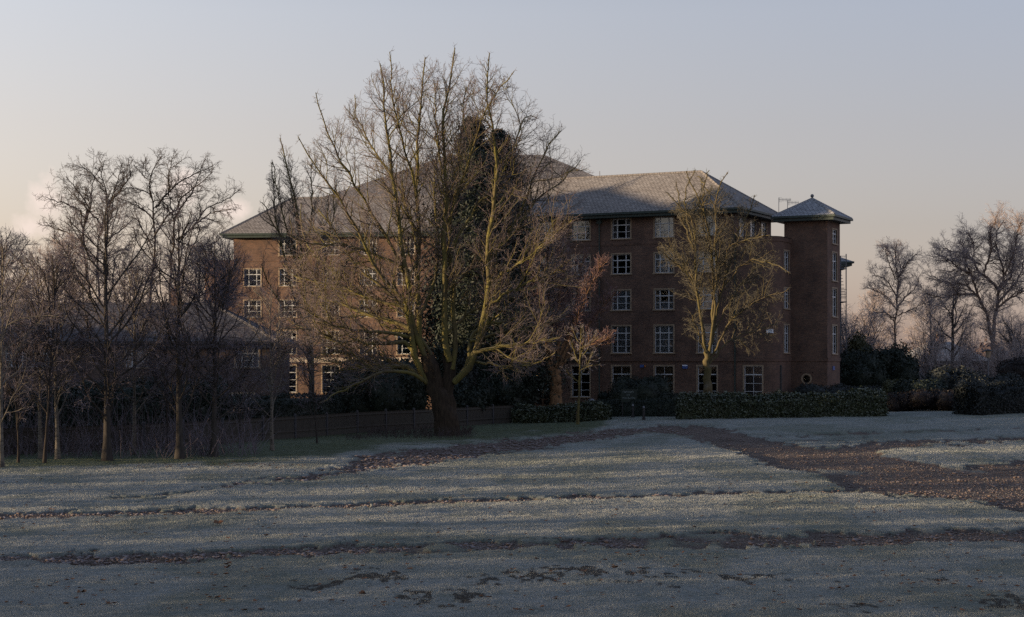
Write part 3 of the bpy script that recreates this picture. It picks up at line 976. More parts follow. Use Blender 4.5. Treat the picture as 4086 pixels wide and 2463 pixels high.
def window(parent, base, p, ang, z, w, h, style, cloth=None):
    m = win_meshes(w, h, style)
    o = link('window', m['s'], parent, (p[0] - base[0], p[1] - base[1], z - base[2]), ang)
    link('frame', m['f'], o); link('pane', m['g'], o)
    for c in (cloth or '').split('+'):
        if c: link('blind' if c == 'blind' else 'curtain', m[c], o)
    return o


ZR = [(13.86, 1.5, 'three'), (11.14, 1.5, 'three'), (8.36, 1.5, 'three'), (5.06, 2.06, 'tall'), (1.65, 2.4, 'sash')]

# right wing
UL, UR, DEP = -13.0, 9.98, 8.5
cols1 = [-9.3, -5.8, -2.62, .8, 4.33, 7.81]
holes = []; wins = []
pick = {(0, -5.8): 'net', (0, -2.62): 'drape', (0, .8): 'drape', (0, 4.33): 'net', (1, .8): '', (1, 4.33): 'net+drape', (1, 7.81): 'half', (2, .8): 'net+drape', (2, 4.33): 'half+drape', (2, 7.81): 'net', (3, .8): 'net+drape', (3, 4.33): 'net+drape', (3, 7.81): 'net', (4, .8): 'blind', (4, 4.33): 'blind', (4, 7.81): '', (4, -2.62): ''}
for r_i, (z, h_, st) in enumerate(ZR):
    for c in cols1:
        if r_i == 4 and c == -5.8: continue
        w_ = 1.52
        holes.append((c - w_ / 2 - UL, c + w_ / 2 - UL, z, z + h_)); wins.append((c, 0, 0, z, w_, h_, st, pick.get((r_i, c), 'net')))
DU = -5.95
holes.append((DU - .75 - UL, DU + .75 - UL, .78, 2.85))
mb = MB()
wall_holes(mb, (UL, 0), 0, UR - UL, -.5, 15.5, holes)
eh = []
for v_ in (1.6, 4.1, 6.7):
    eh.append((v_ - .65, v_ + .65, 13.72, 15.22)); wins.append((UR, v_, pi / 2, 13.72, 1.3, 1.5, 'three', 'net' if v_ < 2 else ''))
wall_holes(mb, (UR, 0), pi / 2, DEP, -.5, 15.5, eh)
wall_holes(mb, (UR, DEP), pi, UR - UL, -.5, 15.5, [])
wall_holes(mb, (UL, DEP), -pi / 2, DEP, -.5, 15.5, [])
bpart(mb, 'wall', M['brick'], FR1)
for (u, v, an, z, w_, h_, st, cl) in wins:
    window(bld, B0, w2(FR1, u, v), TH1 + an, z, w_, h_, st, cl)
rf, rg, ev = hip_roof(UL - .9, UR + .9, -.9, DEP + .9, 15.8, 19.2)
ro = bpart(rf, 'roof', M['tile'], FR1); bpart(rg, 'ridge_tiles', M['tile'], FR1).parent = ro
for c in ro.children: c.location = (0, 0, 0); c.rotation_euler = (0, 0, 0)
bpart(ev, 'eaves', M['green'], FR1)
mb = MB()
mb.box(UL, UR + .05, -.035, -.002, 13.32, 13.4); mb.box(UL, UR + .05, -.05, -.002, 13.4, 13.55)
mb.box(UL, 12.3, -.08, -.002, 4.42, 4.56); mb.box(UL, 12.3, -.05, -.003, 4.56, 4.72)
bpart(mb, 'string_course', M['brick'], FR1)
for u in (-1.0, UR + .05):
    mb = MB(); mb.cyl((u, -.1), .06, .7, 13.9 if u > 5 else 15.2, 8)
    for z in np.arange(1.5, 13, 1.8): mb.cyl((u, -.1), .085, z, z + .08, 8)
    if u < 5: mb.box(u - .2, u + .2, -.26, -.003, 15.05, 15.38)
    bpart(mb, 'drainpipe', M['green'], FR1)

# entrance door
dm = MB(); dm.box(DU - .75, DU - .66, .06, .16, .78, 2.85); dm.box(DU + .66, DU + .75, .06, .16, .78, 2.85); dm.box(DU - .66, DU + .66, .06, .16, 2.72, 2.85); dm.box(DU - .06, DU + .06, .06, .17, .78, 2.72)
for s in (-1, 1):
    a, b = sorted((DU + s * .06, DU + s * .66))
    dm.box(a, b, .075, .15, .78, 1.0); dm.box(a, b, .075, .15, 2.6, 2.72); dm.box(a, b, .075, .15, 1.42, 1.5)
    dm.box(DU + s * .57, DU + s * .66, .074, .151, 1.0, 2.6) if s > 0 else dm.box(DU - .66, DU - .57, .074, .151, 1.0, 2.6)
do = bpart(dm, 'door', M['wood_door'], FR1)
pm = MB(); pm.poly([(DU - .66, .11, .78), (DU + .66, .11, .78), (DU + .66, .11, 2.72), (DU - .66, .11, 2.72)]); pm.build('pane', M['glass'], do)
for s in (-1, 1):
    pp = MB(); pp.box(DU + s * .33 - .13, DU + s * .33 + .13, .098, .106, 2.05, 2.3); pp.build('notice', M['paper'], do)
    hm = MB(); hm.cyl((DU + s * .1, .04), .014, 1.55, 1.85, 6); hm.build('handle', M['lead'], do)
pp = MB(); pp.box(DU - .52, DU - .2, .05, .058, 2.62, 2.7); pp.build('notice', M['paper'], do)
mb = MB(); mb.box(DU - 1.0, DU + 1.0, -.55, -.003, 2.93, 3.07); bpart(mb, 'door_canopy', M['stone'], FR1)
mb = MB(); mb.box(DU - .55, DU - .4, -.08, -.003, 3.28, 3.36); mb.ball((DU - .475, -.13, 3.24), .075); lo_ = bpart(mb, 'entrance_lamp', M['lamp'], FR1)

# fittings on the wall
p = at(1543, 882, 130.6); u_ = 2.55; mb = MB(); mb.box(u_ - .16, u_ + .16, -.1, -.003, 3.95, 4.15); ab = bpart(mb, 'alarm_box', M['blue'], FR1); mb = MB(); mb.cyl((u_ + .24, -.06), .05, 3.98, 4.12, 8); mb.build('strobe', M['orange'], ab)
u_ = 6.05; mb = MB(); mb.box(u_ - .2, u_ + .2, -.11, -.003, 3.85, 4.15); ab = bpart(mb, 'alarm_box', M['blue'], FR1); mb = MB(); mb.box(u_ - .2, u_ + .2, -.118, -.112, 4.06, 4.14); mb.build('label', M['paper'], ab)

# bow at the right end, four storeys with a parapet
TT, RB, VB = 12.3, 1.0, 7.0
mb = MB(); bh = [(10.72 - UR, 12.12 - UR, 1.65, 4.05)]
wall_holes(mb, (UR, -.004), 0, TT - UR, -.5, 13.3, bh, u_off=UR)
arc = [(TT + RB * sin(a), -.004 + RB - RB * cos(a)) for a in np.linspace(0, pi / 2, 9)]
for i in range(8):
    a, b = arc[i], arc[i + 1]; l0, l1 = RB * pi / 2 * i / 8, RB * pi / 2 * (i + 1) / 8
    mb.poly([(*a, -.5), (*b, -.5), (*b, 13.3), (*a, 13.3)], [(l0, -.5), (l1, -.5), (l1, 13.3), (l0, 13.3)])
sh = []
for z, h_, st in ((11.14, 1.5, 'narrow'), (8.36, 1.5, 'narrow'), (5.06, 2.06, 'narrow')): sh.append((.5, 1.7, z, z + h_))
wall_holes(mb, (TT + RB, RB - .004), pi / 2, VB - RB, -.5, 13.3, sh)
mb.poly([(UR, 0, 13.0), (TT, 0, 13.0)] + [(*a, 13.0) for a in arc[1:]] + [(TT + RB, VB, 13.0), (UR, VB, 13.0)])
bpart(mb, 'wall', M['brick'], FR1)
window(bld, B0, w2(FR1, 11.42, 0), TH1, 1.65, 1.4, 2.4, 'sash', '')
for z, h_, st in ((11.14, 1.5, 'narrow'), (8.36, 1.5, 'narrow'), (5.06, 2.06, 'narrow')): window(bld, B0, w2(FR1, TT + RB, RB + 1.1), TH1 + pi / 2, z, 1.2, h_, st, 'net')
mb = MB()  # parapet coping
ring = [(UR, -.06), (TT, -.06)] + [(TT + (RB + .06) * sin(a), -.004 + RB - (RB + .06) * cos(a)) for a in np.linspace(0, pi / 2, 9)[1:]] + [(TT + RB + .06, VB)]
rin = [(UR, .3), (TT, .3)] + [(TT + (RB - .3) * sin(a), RB - (RB - .3) * cos(a)) for a in np.linspace(0, pi / 2, 9)[1:]] + [(TT + RB - .3, VB)]
for i in range(len(ring) - 1):
    a, b, c, d = ring[i], ring[i + 1], rin[i + 1], rin[i]
    mb.poly([(*a, 13.3), (*b, 13.3), (*b, 13.66), (*a, 13.66)]); mb.poly([(*a, 13.66), (*b, 13.66), (*c, 13.66), (*d, 13.66)]); mb.poly([(*c, 13.0), (*d, 13.0), (*d, 13.66), (*c, 13.66)][::-1])
bpart(mb, 'parapet', M['brick'], FR1)
mb = MB()
for i in range(len(ring) - 1):
    a, b, c, d = ring[i], ring[i + 1], rin[i + 1], rin[i]
    mb.poly([(*a, 13.665), (*b, 13.665), (*c, 13.68), (*d, 13.68)]); mb.poly([(*a, 13.6), (*b, 13.6), (*b, 13.665), (*a, 13.665)][::1])
for v in (5.2, 6.2):
    mb.cyl((TT + RB - .15, v), .05, 13.68, 14.5, 6)
bpart(mb, 'railing', M['green'], FR1)
mb = MB()
for i in range(len(ring) - 1):
    a, b = np.array(ring[i]), np.array(ring[i + 1])
    if ring[i][1] > 3.2: continue
    b = np.array([b[0], min(b[1], 3.2)])
    mb.poly([(*a, 4.42), (*b, 4.42), (*b, 4.68), (*a, 4.68)]); mb.poly([(*a, 4.68), (*b, 4.68), (*(b + (.1 if 0 else 0)), 4.7), (*a, 4.7)])
bpart(mb, 'string_course', M['brick'], FR1)

# stair tower
TU0, TU1, TV0, TV1 = 12.75, 16.09, 3.26, 6.56
mb = MB()
ru, rz_ = TU1 - 1.6, 3.1
# front with a round opening cut into it
n = 24; rr = .3
wall_holes(mb, (TU0, TV0), 0, TU1 - TU0, -.5, 15.0, [(ru - .5 - TU0, ru + .5 - TU0, rz_ - .5, rz_ + .5)], depth=.0)
sq = []
for k in range(n):
    a = 2 * pi * (k + .5) / n; c, s = cos(a), sin(a); m_ = max(abs(c), abs(s)); sq.append(((ru + .5 * c / m_, rz_ + .5 * s / m_), (ru + rr * c, rz_ + rr * s)))
for k in range(n):
    (a, b), (c, d) = sq[k], sq[(k + 1) % n]
    mb.poly([(a[0], TV0, a[1]), (c[0], TV0, c[1]), (d[0], TV0, d[1]), (b[0], TV0, b[1])], [a, c, d, b])
    mb.poly([(b[0], TV0, b[1]), (d[0], TV0, d[1]), (d[0], TV0 + .2, d[1]), (b[0], TV0 + .2, b[1])])
th_ = []; tw = []
for z, h_ in ((13.3, 1.05), (10.5, 2.1), (7.8, 2.1), (5.0, 2.1)):
    th_.append((1.26, 2.46, z, z + h_)); tw.append((z, h_))
wall_holes(mb, (TU1, TV0), pi / 2, TV1 - TV0, -.5, 15.0, th_)
wall_holes(mb, (TU1, TV1), pi, TU1 - TU0, -.5, 15.0, [])
wall_holes(mb, (TU0, TV1), -pi / 2, TV1 - TV0, -.5, 15.0, [])
tower = bpart(mb, 'tower', M['brick'], FR1)
tower['label'] = 'square stair tower with pyramid roof at the right end'
tb = np.array([FR1[0][0], FR1[0][1], 0.])


def tpart(mb, name, mat): return mb.build(name, mat, tower)


for z, h_ in tw:
    m = win_meshes(1.2, h_, 'narrow'); o = link('window', m['s'], tower, (TU1, TV0 + 1.86, z), pi / 2)
    # a window of the tower is one sub-part: frame and pane joined to its surround
    fr_ = link('window_frame', m['f'], tower, (TU1, TV0 + 1.86, z), pi / 2); link('window_pane', m['g'], tower, (TU1, TV0 + 1.86, z), pi / 2)
mb = MB(); 
for k in range(n):
    a0, a1 = 2 * pi * k / n, 2 * pi * (k + 1) / n
    P = lambda a, r, y: (ru + r * cos(a), y, rz_ + r * sin(a))
    mb.poly([P(a0, .3, TV0 - .05), P(a0, .42, TV0 - .05), P(a1, .42, TV0 - .05), P(a1, .3, TV0 - .05)][::-1])
    mb.poly([P(a0, .42, TV0 - .05), P(a0, .42, TV0), P(a1, .42, TV0), P(a1, .42, TV0 - .05)]); mb.poly([P(a0, .3, TV0 - .05), P(a0, .3, TV0 + .12), P(a1, .3, TV0 + .12), P(a1, .3, TV0 - .05)][::-1])
tpart(mb, 'round_window', M['stone'])
mb = MB(); mb.poly([(ru + .32 * cos(2 * pi * k / n), TV0 + .11, rz_ + .32 * sin(2 * pi * k / n)) for k in range(n)]); tpart(mb, 'window_pane', M['glass'])
rf, rg, ev = hip_roof(TU0 - .75, TU1 + .75, TV0 - .75, TV1 + .75, 15.3, 16.75)
tpart(rf, 'roof', M['slate']); tpart(rg, 'hip_tiles', M['slate']); tpart(ev, 'eaves', M['green'])
mb = MB(); cu, cv = (TU0 + TU1) / 2, (TV0 + TV1) / 2; mb.cyl((cu, cv), .07, 16.7, 16.86, 8, .05); mb.ball((cu, cv, 16.96), .14); tpart(mb, 'finial', M['lead'])
mb = MB(); mb.box(TU0, TU1 + .05, TV0 - .06, TV0 - .002, 4.42, 4.7); mb.box(TU1 + .002, TU1 + .06, TV0 - .06, TV1, 4.42, 4.7); tpart(mb, 'string_course', M['brick'])
mb = MB(); mb.box(TU1 + .003, TU1 + .05, TV0 + 1.3, TV0 + 1.8, 3.75, 4.05); tpart(mb, 'wall_sign', M['blue'])
# floodlight on the bow
mb = MB(); mb.box(TT + .55, TT + .62, -.25, .3, 6.55, 6.62); mb.box(TT + .3, TT + .75, -.45, -.22, 6.5, 6.78); bpart(mb, 'floodlight', M['paper'], FR1)

# aerials on the roof
for (px_, topy, D, n_el, ln) in ((1874, 477, 132.0, 9, .95), (1895, 484, 129.6, 8, .85)):
    t = at(px_, topy, D); mb = MB(); mb.cyl((t[0], t[1]), .022, 15.6, t[2] + .05, 6)
    zb_ = t[2] - .12; mb.box(t[0], t[0] + ln, t[1] - .012, t[1] + .012, zb_ - .012, zb_ + .012)
    for k in range(n_el):
        xx = t[0] + .07 + (ln - .1) * k / (n_el - 1); hh = .13 if k > 1 else .2
        mb.box(xx - .01, xx + .01, t[1] - .01, t[1] + .01, zb_ - hh, zb_ + hh)
    bpart(mb, 'aerial', M['lead'])

# left wing
LU = 25.0; cols2 = [1.75, 5.0, 8.9, 12.3, 15.7, 19.1, 22.5]
holes = []; wins = []
for r_i, (z, h_, st) in enumerate(ZR):
    for c in cols2:
        if r_i == 0 and c < 2: continue
        holes.append((c - .76, c + .76, z, z + h_)); wins.append((c, z, 1.52, h_, st))
mb = MB(); wall_holes(mb, (0, 0), 0, LU, -.5, 15.5, holes); wall_holes(mb, (LU, 0), pi / 2, 8.5, -.5, 15.5, []); wall_holes(mb, (LU, 8.5), pi, LU, -.5, 15.5, []); wall_holes(mb, (0, 8.5), -pi / 2, 8.5, -.5, 15.5, [])
bpart(mb, 'wall', M['brick'], FR2)
for i, (c, z, w_, h_, st) in enumerate(wins): window(bld, B0, w2(FR2, c, 0), TH2, z, w_, h_, st, ('', 'drape', '', 'half', '', 'drape', 'net')[(i * 5) % 7])
rf, rg, ev = hip_roof(-.9, LU + .9, -.9, 9.4, 15.8, 19.4)
bpart(rf, 'roof', M['tile'], FR2); bpart(rg, 'ridge_tiles', M['tile'], FR2); bpart(ev, 'eaves', M['green'], FR2)
mb = MB(); mb.box(-3, LU, -.12, -.003, 4.3, 4.75); bpart(mb, 'stone_band', M['band'], FR2)
mb = MB(); mb.box(0, LU, -.05, -.002, 13.35, 13.55); bpart(mb, 'string_course', M['brick'], FR2)
mb = MB(); ol = [(-3.0, 1.2)] + [(-3 + 1.2 - 1.2 * cos(a), 1.2 - 1.2 * sin(a)) for a in np.linspace(.2, pi / 2, 7)] + [(0, 0), (0, 7.5), (-3.0, 7.5)]
mb.prism(ol, -.5, 13.5); bpart(mb, 'wall', M['brick'], FR2)
mb = MB()
for k, u in enumerate(np.linspace(-2.7, -.2, 8)): mb.cyl((u, .35), .035, 13.5, 14.35, 6)
mb.box(-2.75, -.15, .33, .37, 14.3, 14.36); bpart(mb, 'railing', M['green'], FR2)

# centre block with the tallest roof
mb = MB(); mb.prism([(-20.4, 158.2), (14.6, 158.2), (14.6, 173.8), (-20.4, 173.8)], -.5, 18.4, 0, False); bpart(mb, 'wall', M['brick'])
c4 = [(-20.9, 157.7, 18.5), (15.1, 157.7, 18.5), (15.1, 174.3, 18.5), (-20.9, 174.3, 18.5)]; a_, b_ = (-6.1, 166, 24.55), (3.1, 166, 24.55)
mb = MB()
for q in ([c4[0], c4[1], b_, a_], [c4[1], c4[2], b_], [c4[2], c4[3], a_, b_], [c4[3], c4[0], a_]): mb.poly(q)
bpart(mb, 'roof', M['tile'])
mb = MB(); mb.box(-20.95, 15.15, 157.6, 157.69, 18.3, 18.52); mb.box(15.11, 15.2, 157.7, 174.3, 18.3, 18.52); bpart(mb, 'eaves', M['green'])
mb = MB(); t = at(1443, 412, 150); mb.cyl((t[0], 150), .03, 19, t[2], 5); bpart(mb, 'lightning_rod', M['lead'])
# lower wing behind the tower
mb = MB(); mb.prism([(24.2, 148), (28.6, 148), (28.6, 157), (24.2, 157)], -.5, 12.7, 0, False); bpart(mb, 'wall', M['brick'])
mb = MB(); rf, rg, ev = hip_roof(23.4, 29.5, 147.2, 157.8, 13.05, 14.4); bpart(rf, 'roof', M['slate']); bpart(ev, 'eaves', M['green'])

# outside steel stair behind the tower
fe = empty('fire_escape', (26.6, 141, .9), 'thin grey steel fire escape stair just right of the brick tower', 'fire escape')
mb = MB()
for x in (0, 1.05):
    for y in (0, 2.4): mb.cyl((x, y), .045, 0, 12.4, 6)
mb.build('post', M['steel'], fe)
for k in range(4):
    z = 2.9 + k * 2.75; mb = MB(); mb.box(-.05, 1.1, -.05, 2.45, z, z + .07); mb.build('landing', M['steel'], fe)
    mb = MB()
    for hz in (.45, .75, 1.05): mb.box(-.05, 1.1, -.06, -.03, z + hz, z + hz + .035)
    for x in np.linspace(0, 1.05, 7): mb.box(x - .012, x + .012, -.06, -.03, z + .07, z + 1.05)
    mb.build('railing', M['steel'], fe)
    mb = MB()
    for s in range(9): mb.box(-.02, 1.07, .1 + s * .24, .34 + s * .24, z - 2.4 + s * .28, z - 2.36 + s * .28)
    mb.build('step', M['steel'], fe)

ob = empty('outbuilding', (31.5, 152, .9), 'low outbuilding with a pale tiled roof peeping out right of the tower foot', 'outbuilding')
mb = MB(); mb.prism([(-4.5, -2), (4.5, -2), (4.5, 3), (-4.5, 3)], -.5, 1.7); mb.build('wall', M['brick'], ob)
mb = MB(); mb.poly([(-4.9, -2.5, 1.6), (4.9, -2.5, 1.6), (4.9, .5, 3.35), (-4.9, .5, 3.35)]); mb.poly([(4.9, 3.4, 1.6), (-4.9, 3.4, 1.6), (-4.9, .5, 3.35), (4.9, .5, 3.35)]); mb.poly([(-4.5, -2, 1.7), (-4.5, 3, 1.7), (-4.5, .5, 3.3)]); mb.build('roof', M['slate'], ob)

# ------------------------------------------------------------------ house on the left
HB = np.array([-30.0, 106.0, 0.0]); hs = empty('brick_house', HB, 'two storey brown brick house with dark hipped roof behind the young trees', 'house')
hx0, hx1, hd = -14.0, 15.0, 9.0
hw = [((x), 4.05, 1.42, 1.22) for x in (at(595, 0, 106)[0] + 30, at(93, 0, 106)[0] + 30, at(40, 0, 106)[0] + 30, at(330, 0, 106)[0] + 30)]
gw = [(at(575, 0, 106)[0] + 30, 1.3, 1.8, 1.1), (at(200, 0, 106)[0] + 30, 1.3, 1.8, 1.1)]
mb = MB(); wall_holes(mb, (hx0, 0), 0, hx1 - hx0, -.3, 5.4, [(x - w_ / 2 - hx0, x + w_ / 2 - hx0, z, z + h_) for x, z, w_, h_ in hw + gw])
for a, an, L in (((hx1, 0), pi / 2, hd), ((hx1, hd), pi, hx1 - hx0), ((hx0, hd), -pi / 2, hd)): wall_holes(mb, a, an, L, -.3, 5.4, [])
mb.build('wall', M['brick_dark'], hs)
for x, z, w_, h_ in hw + gw: window(hs, HB, (HB[0] + x, HB[1]), 0, z, w_, h_, 'three', 'net')
rf, rg, ev = hip_roof(hx0 - .5, hx1 + .5, -.5, hd + .5, 5.65, 8.15)
ro = rf.build('roof', M['tile_dark'], hs); rg.build('ridge_tiles', M['tile_dark'], ro); ev.build('eaves', M['black'], hs)
mb = MB(); cx_ = at(420, 0, 110)[0] + 30; mb.box(cx_ - .28, cx_ + .28, 4.2, 5.0, 7.5, 9.1); mb.cyl((cx_, 4.6), .12, 9.1, 9.45, 8); mb.build('chimney', M['brick'], hs)

# ------------------------------------------------------------------ fence
fp = [(1245.8, 1017.5), (1185.8, 1020.5), (1123.6, 1024.5), (1061, 1029), (995.6, 1033.5), (928, 1037), (859.5, 1041.5), (786, 1048), (710, 1054), (632, 1060), (535, 1068), (440, 1075), (345, 1081), (250, 1085), (154, 1089), (50, 1093), (-60, 1098)]
pts = [gp(*q) for q in fp]
fn = empty('board_fence', pts[8], 'long low close boarded wooden fence with grey concrete posts behind the young trees', 'fence')
for k, q in enumerate(pts):
    a = q - pts[8]; hgt = 1.32
    nx = pts[min(k + 1, len(pts) - 1)] - pts[max(k - 1, 0)]; an = atan2(nx[1], nx[0])
    mb = MB(); mb.box(-.06, .06, -.06, .06, -.1, hgt); mb.poly([(-.06, -.06, hgt), (.06, -.06, hgt), (0, 0, hgt + .05)]); mb.poly([(.06, .06, hgt), (-.06, .06, hgt), (0, 0, hgt + .05)]); mb.poly([(.06, -.06, hgt), (.06, .06, hgt), (0, 0, hgt + .05)]); mb.poly([(-.06, .06, hgt), (-.06, -.06, hgt), (0, 0, hgt + .05)])
    mb.build('post', M['concrete'], fn, a, an)
    if k + 1 < len(pts):
        b = pts[k + 1] - pts[8]; d = b - a; L = np.linalg.norm(d[:2]); dz = d[2]; n_b = int(L / .12); m_ = MB()
        for i in range(n_b):
            x0 = .08 + (L - .16) * i / n_b; x1 = .08 + (L - .16) * (i + 1.12) / n_b; zz = dz * (x0 / L); y_ = .03 * (i % 2) * 0
            jz = random.uniform(-.012, .012)
            m_.poly([(x0, -.012 - .014, zz + .2), (min(x1, L - .07), -.012, zz + .2), (min(x1, L - .07), -.012, zz + 1.22 + jz), (x0, -.012 - .014, zz + 1.22 + jz)], [(x0, 0), (x1, 0), (x1, 1), (x0, 1)])
        for z0_ in (.35, 1.05): m_.poly([(.07, .05, z0_), (L - .07, .05, z0_ + dz), (L - .07, .05, z0_ + .09 + dz), (.07, .05, z0_ + .09)][::-1])
        m_.poly([(.06, .02, 0), (L - .06, .02, dz), (L - .06, .02, .22 + dz), (.06, .02, .22)])
        m_.poly([(.06, -.035, 0), (L - .06, -.035, dz), (L - .06, -.035, .2 + dz), (.06, -.035, .2)]); m_.poly([(.06, -.035, .2), (L - .06, -.035, .2 + dz), (L - .06, .02, .2 + dz), (.06, .02, .2)])
        m_.poly([(.07, -.03, 1.23), (L - .07, -.03, 1.23 + dz), (L - .07, .03, 1.235 + dz), (.07, .03, 1.235)])
        m_.build('panel', M['fence'], fn, a, atan2(d[1], d[0]))

# ------------------------------------------------------------------ small things by the gap in the hedges
g = gp(1549, 1011); bo = empty('bollard', g, 'dark tapered bollard with pointed cap in front of the hedge gap', 'bollard', 'bollards at the hedge gap')
mb = MB(); mb.cyl((0, 0), .13, 0, .12, 10, .12); mb.build('base', M['black'], bo)
mb = MB(); mb.cyl((0, 0), .085, .12, .74, 10, .07); mb.cyl((0, 0), .09, .74, .78, 10); mb.build('shaft', M['black'], bo)
mb = MB(); mb.cyl((0, 0), .08, .78, .84, 10, .06); mb.cyl((0, 0), .06, .84, .92, 10, .01); mb.build('cap', M['lead'], bo)
g2 = gp(1523, 1005); b2 = bo.copy(); COL.objects.link(b2); b2.location = g2; b2['label'] = 'bollard set farther back in shade, left of the nearer bollard'
for c in list(bo.children):
    q = c.copy(); COL.objects.link(q); q.parent = b2
g = gp(1516, 1003); g = g + np.array([0, .8, 0])
sg = empty('notice_board', g, 'dark green name board with three lines of pale lettering above the low hedge', 'sign')
mb = MB(); mb.box(-.55, .55, 0, .04, .95, 1.85); mb.build('board', M['signgreen'], sg)
for x in (-.45, .45): mb = MB(); mb.box(x - .035, x + .035, .045, .115, 0, 1.85); mb.build('post', M['black'], sg)
for i, (tx, z, s, x) in enumerate((('Nightingale', 1.62, .17, -.06), ('and', 1.42, .17, -.06), ('Main Building', 1.2, .16, -.02))):
    cu_ = bpy.data.curves.new('lettering', 'FONT'); cu_.body = tx; cu_.size = s; cu_.align_x = 'CENTER'; cu_.extrude = .004
    o = bpy.data.objects.new('lettering', cu_); COL.objects.link(o); dg = bpy.context.evaluated_depsgraph_get(); me = bpy.data.meshes.new_from_object(o.evaluated_get(dg)); bpy.data.objects.remove(o)
    me.materials.clear(); me.materials.append(M['letter']); q = link('lettering', me, sg, (x, -.006, z)); q.rotation_euler = (pi / 2, 0, 0)
g = gp(1423, 1004); lb = empty('litter_bin', g, 'small black litter bin with a white sticker at the end of the left hedge', 'bin')
mb = MB(); mb.cyl((0, 0), .2, 0, 1.1, 12, .24); mb.build('body', M['black'], lb); mb = MB(); mb.cyl((0, 0), .26, 1.1, 1.18, 12); mb.ball((0, 0, 1.18), .24, 12, 6, .5); mb.build('lid', M['lead'], lb); mb = MB(); mb.box(-.02, .16, -.25, -.243, .85, 1.0); mb.build('sticker', M['paper'], lb)
g = at(1879, 955, 122); g[2] = terrain(g[0], g[1]); po = empty('black_post', g, 'plain black post standing behind the hedge in front of the tower', 'post')  # plain post without a lantern
mb = MB(); mb.cyl((0, 0), .09, 0, 3.1, 10, .075); mb.build('shaft', M['black'], po); mb = MB(); mb.cyl((0, 0), .1, 3.1, 3.16, 10); mb.ball((0, 0, 3.16), .07); mb.build('cap', M['black'], po)
g = at(2378, 900, 138); g[2] = terrain(g[0], g[1]); po = empty('street_lamp', g, 'slim street lamp with a pale lantern among the bushes on the far right', 'lamp')
ztop = at(0, 840, 138)[2] - g[2]
mb = MB(); mb.cyl((0, 0), .06, 0, ztop - .7, 8, .05); mb.build('post', M['lead'], po); mb = MB(); mb.cyl((0, 0), .16, ztop - .7, ztop - .15, 8, .24); mb.build('lantern', M['stone'], po); mb = MB(); mb.cyl((0, 0), .38, ztop - .15, ztop - .08, 10, .3); mb.cyl((0, 0), .3, ztop - .08, ztop, 10, .05); mb.build('lamp_shade', M['black'], po)
g = gp(1383, 1021); st = empty('tree_stake', g, 'short wooden stake beside the slim young tree near the left hedge', 'stake')
mb = MB(); mb.cyl((.13, 0), .04, -.05, .8, 7, .036); mb.build('post', M['wood_door'], st); mb = MB(); mb.box(0, .18, -.05, .05, .66, .71); mb.build('tie', M['black'], st)
# path behind the gap
pp = [gp(1345, 1009), gp(1640, 1006)]; a, b = pp[0], pp[1]; mb = MB(); mb.poly([(a[0], a[1], terrain(a[0], a[1]) + .03), (b[0], b[1], terrain(b[0], b[1]) + .03), (b[0] + .3, b[1] + 2.2, terrain(b[0], b[1] + 2.2) + .03), (a[0] + .3, a[1] + 2.2, terrain(a[0], a[1] + 2.2) + .03)]); tag(mb.build('path', M['asphalt']), None, None, None, 'structure')
mb = MB(); an = atan2(b[1] - a[1], b[0] - a[0]); L = np.linalg.norm((b - a)[:2]); mb.box(0, L, -.06, .06, -.15, .1); tag(mb.build('kerb', M['band'], None, (a[0], a[1], float(terrain(a[0], a[1])) + .0), an), None, None, None, 'structure')
# ------------------------------------------------------------------ the big spreading tree
def skel(lines, D, base):
    """stems traced in the picture at distance D, given depth: (points, depth drift, start width, end width)"""
    out, rad = [], []
    k = D / FPX
    for pts, yo, w0, w1 in lines:
        p = np.array([at(x, y, D) for x, y in pts]) - base
        n = len(p); u = np.linspace(0, 1, n)
        p[:, 1] = yo * u ** 1.2 + p[:, 1] * 0
        L = spline(p, 16); wob = rng.normal(0, .05, (16, 3)); wob[0] = 0; L = L + wob
        out.append(L); rad.append(np.interp(np.linspace(0, 1, 16), [0, 1], [w0 * k / 2, w1 * k / 2]))
    return out, rad


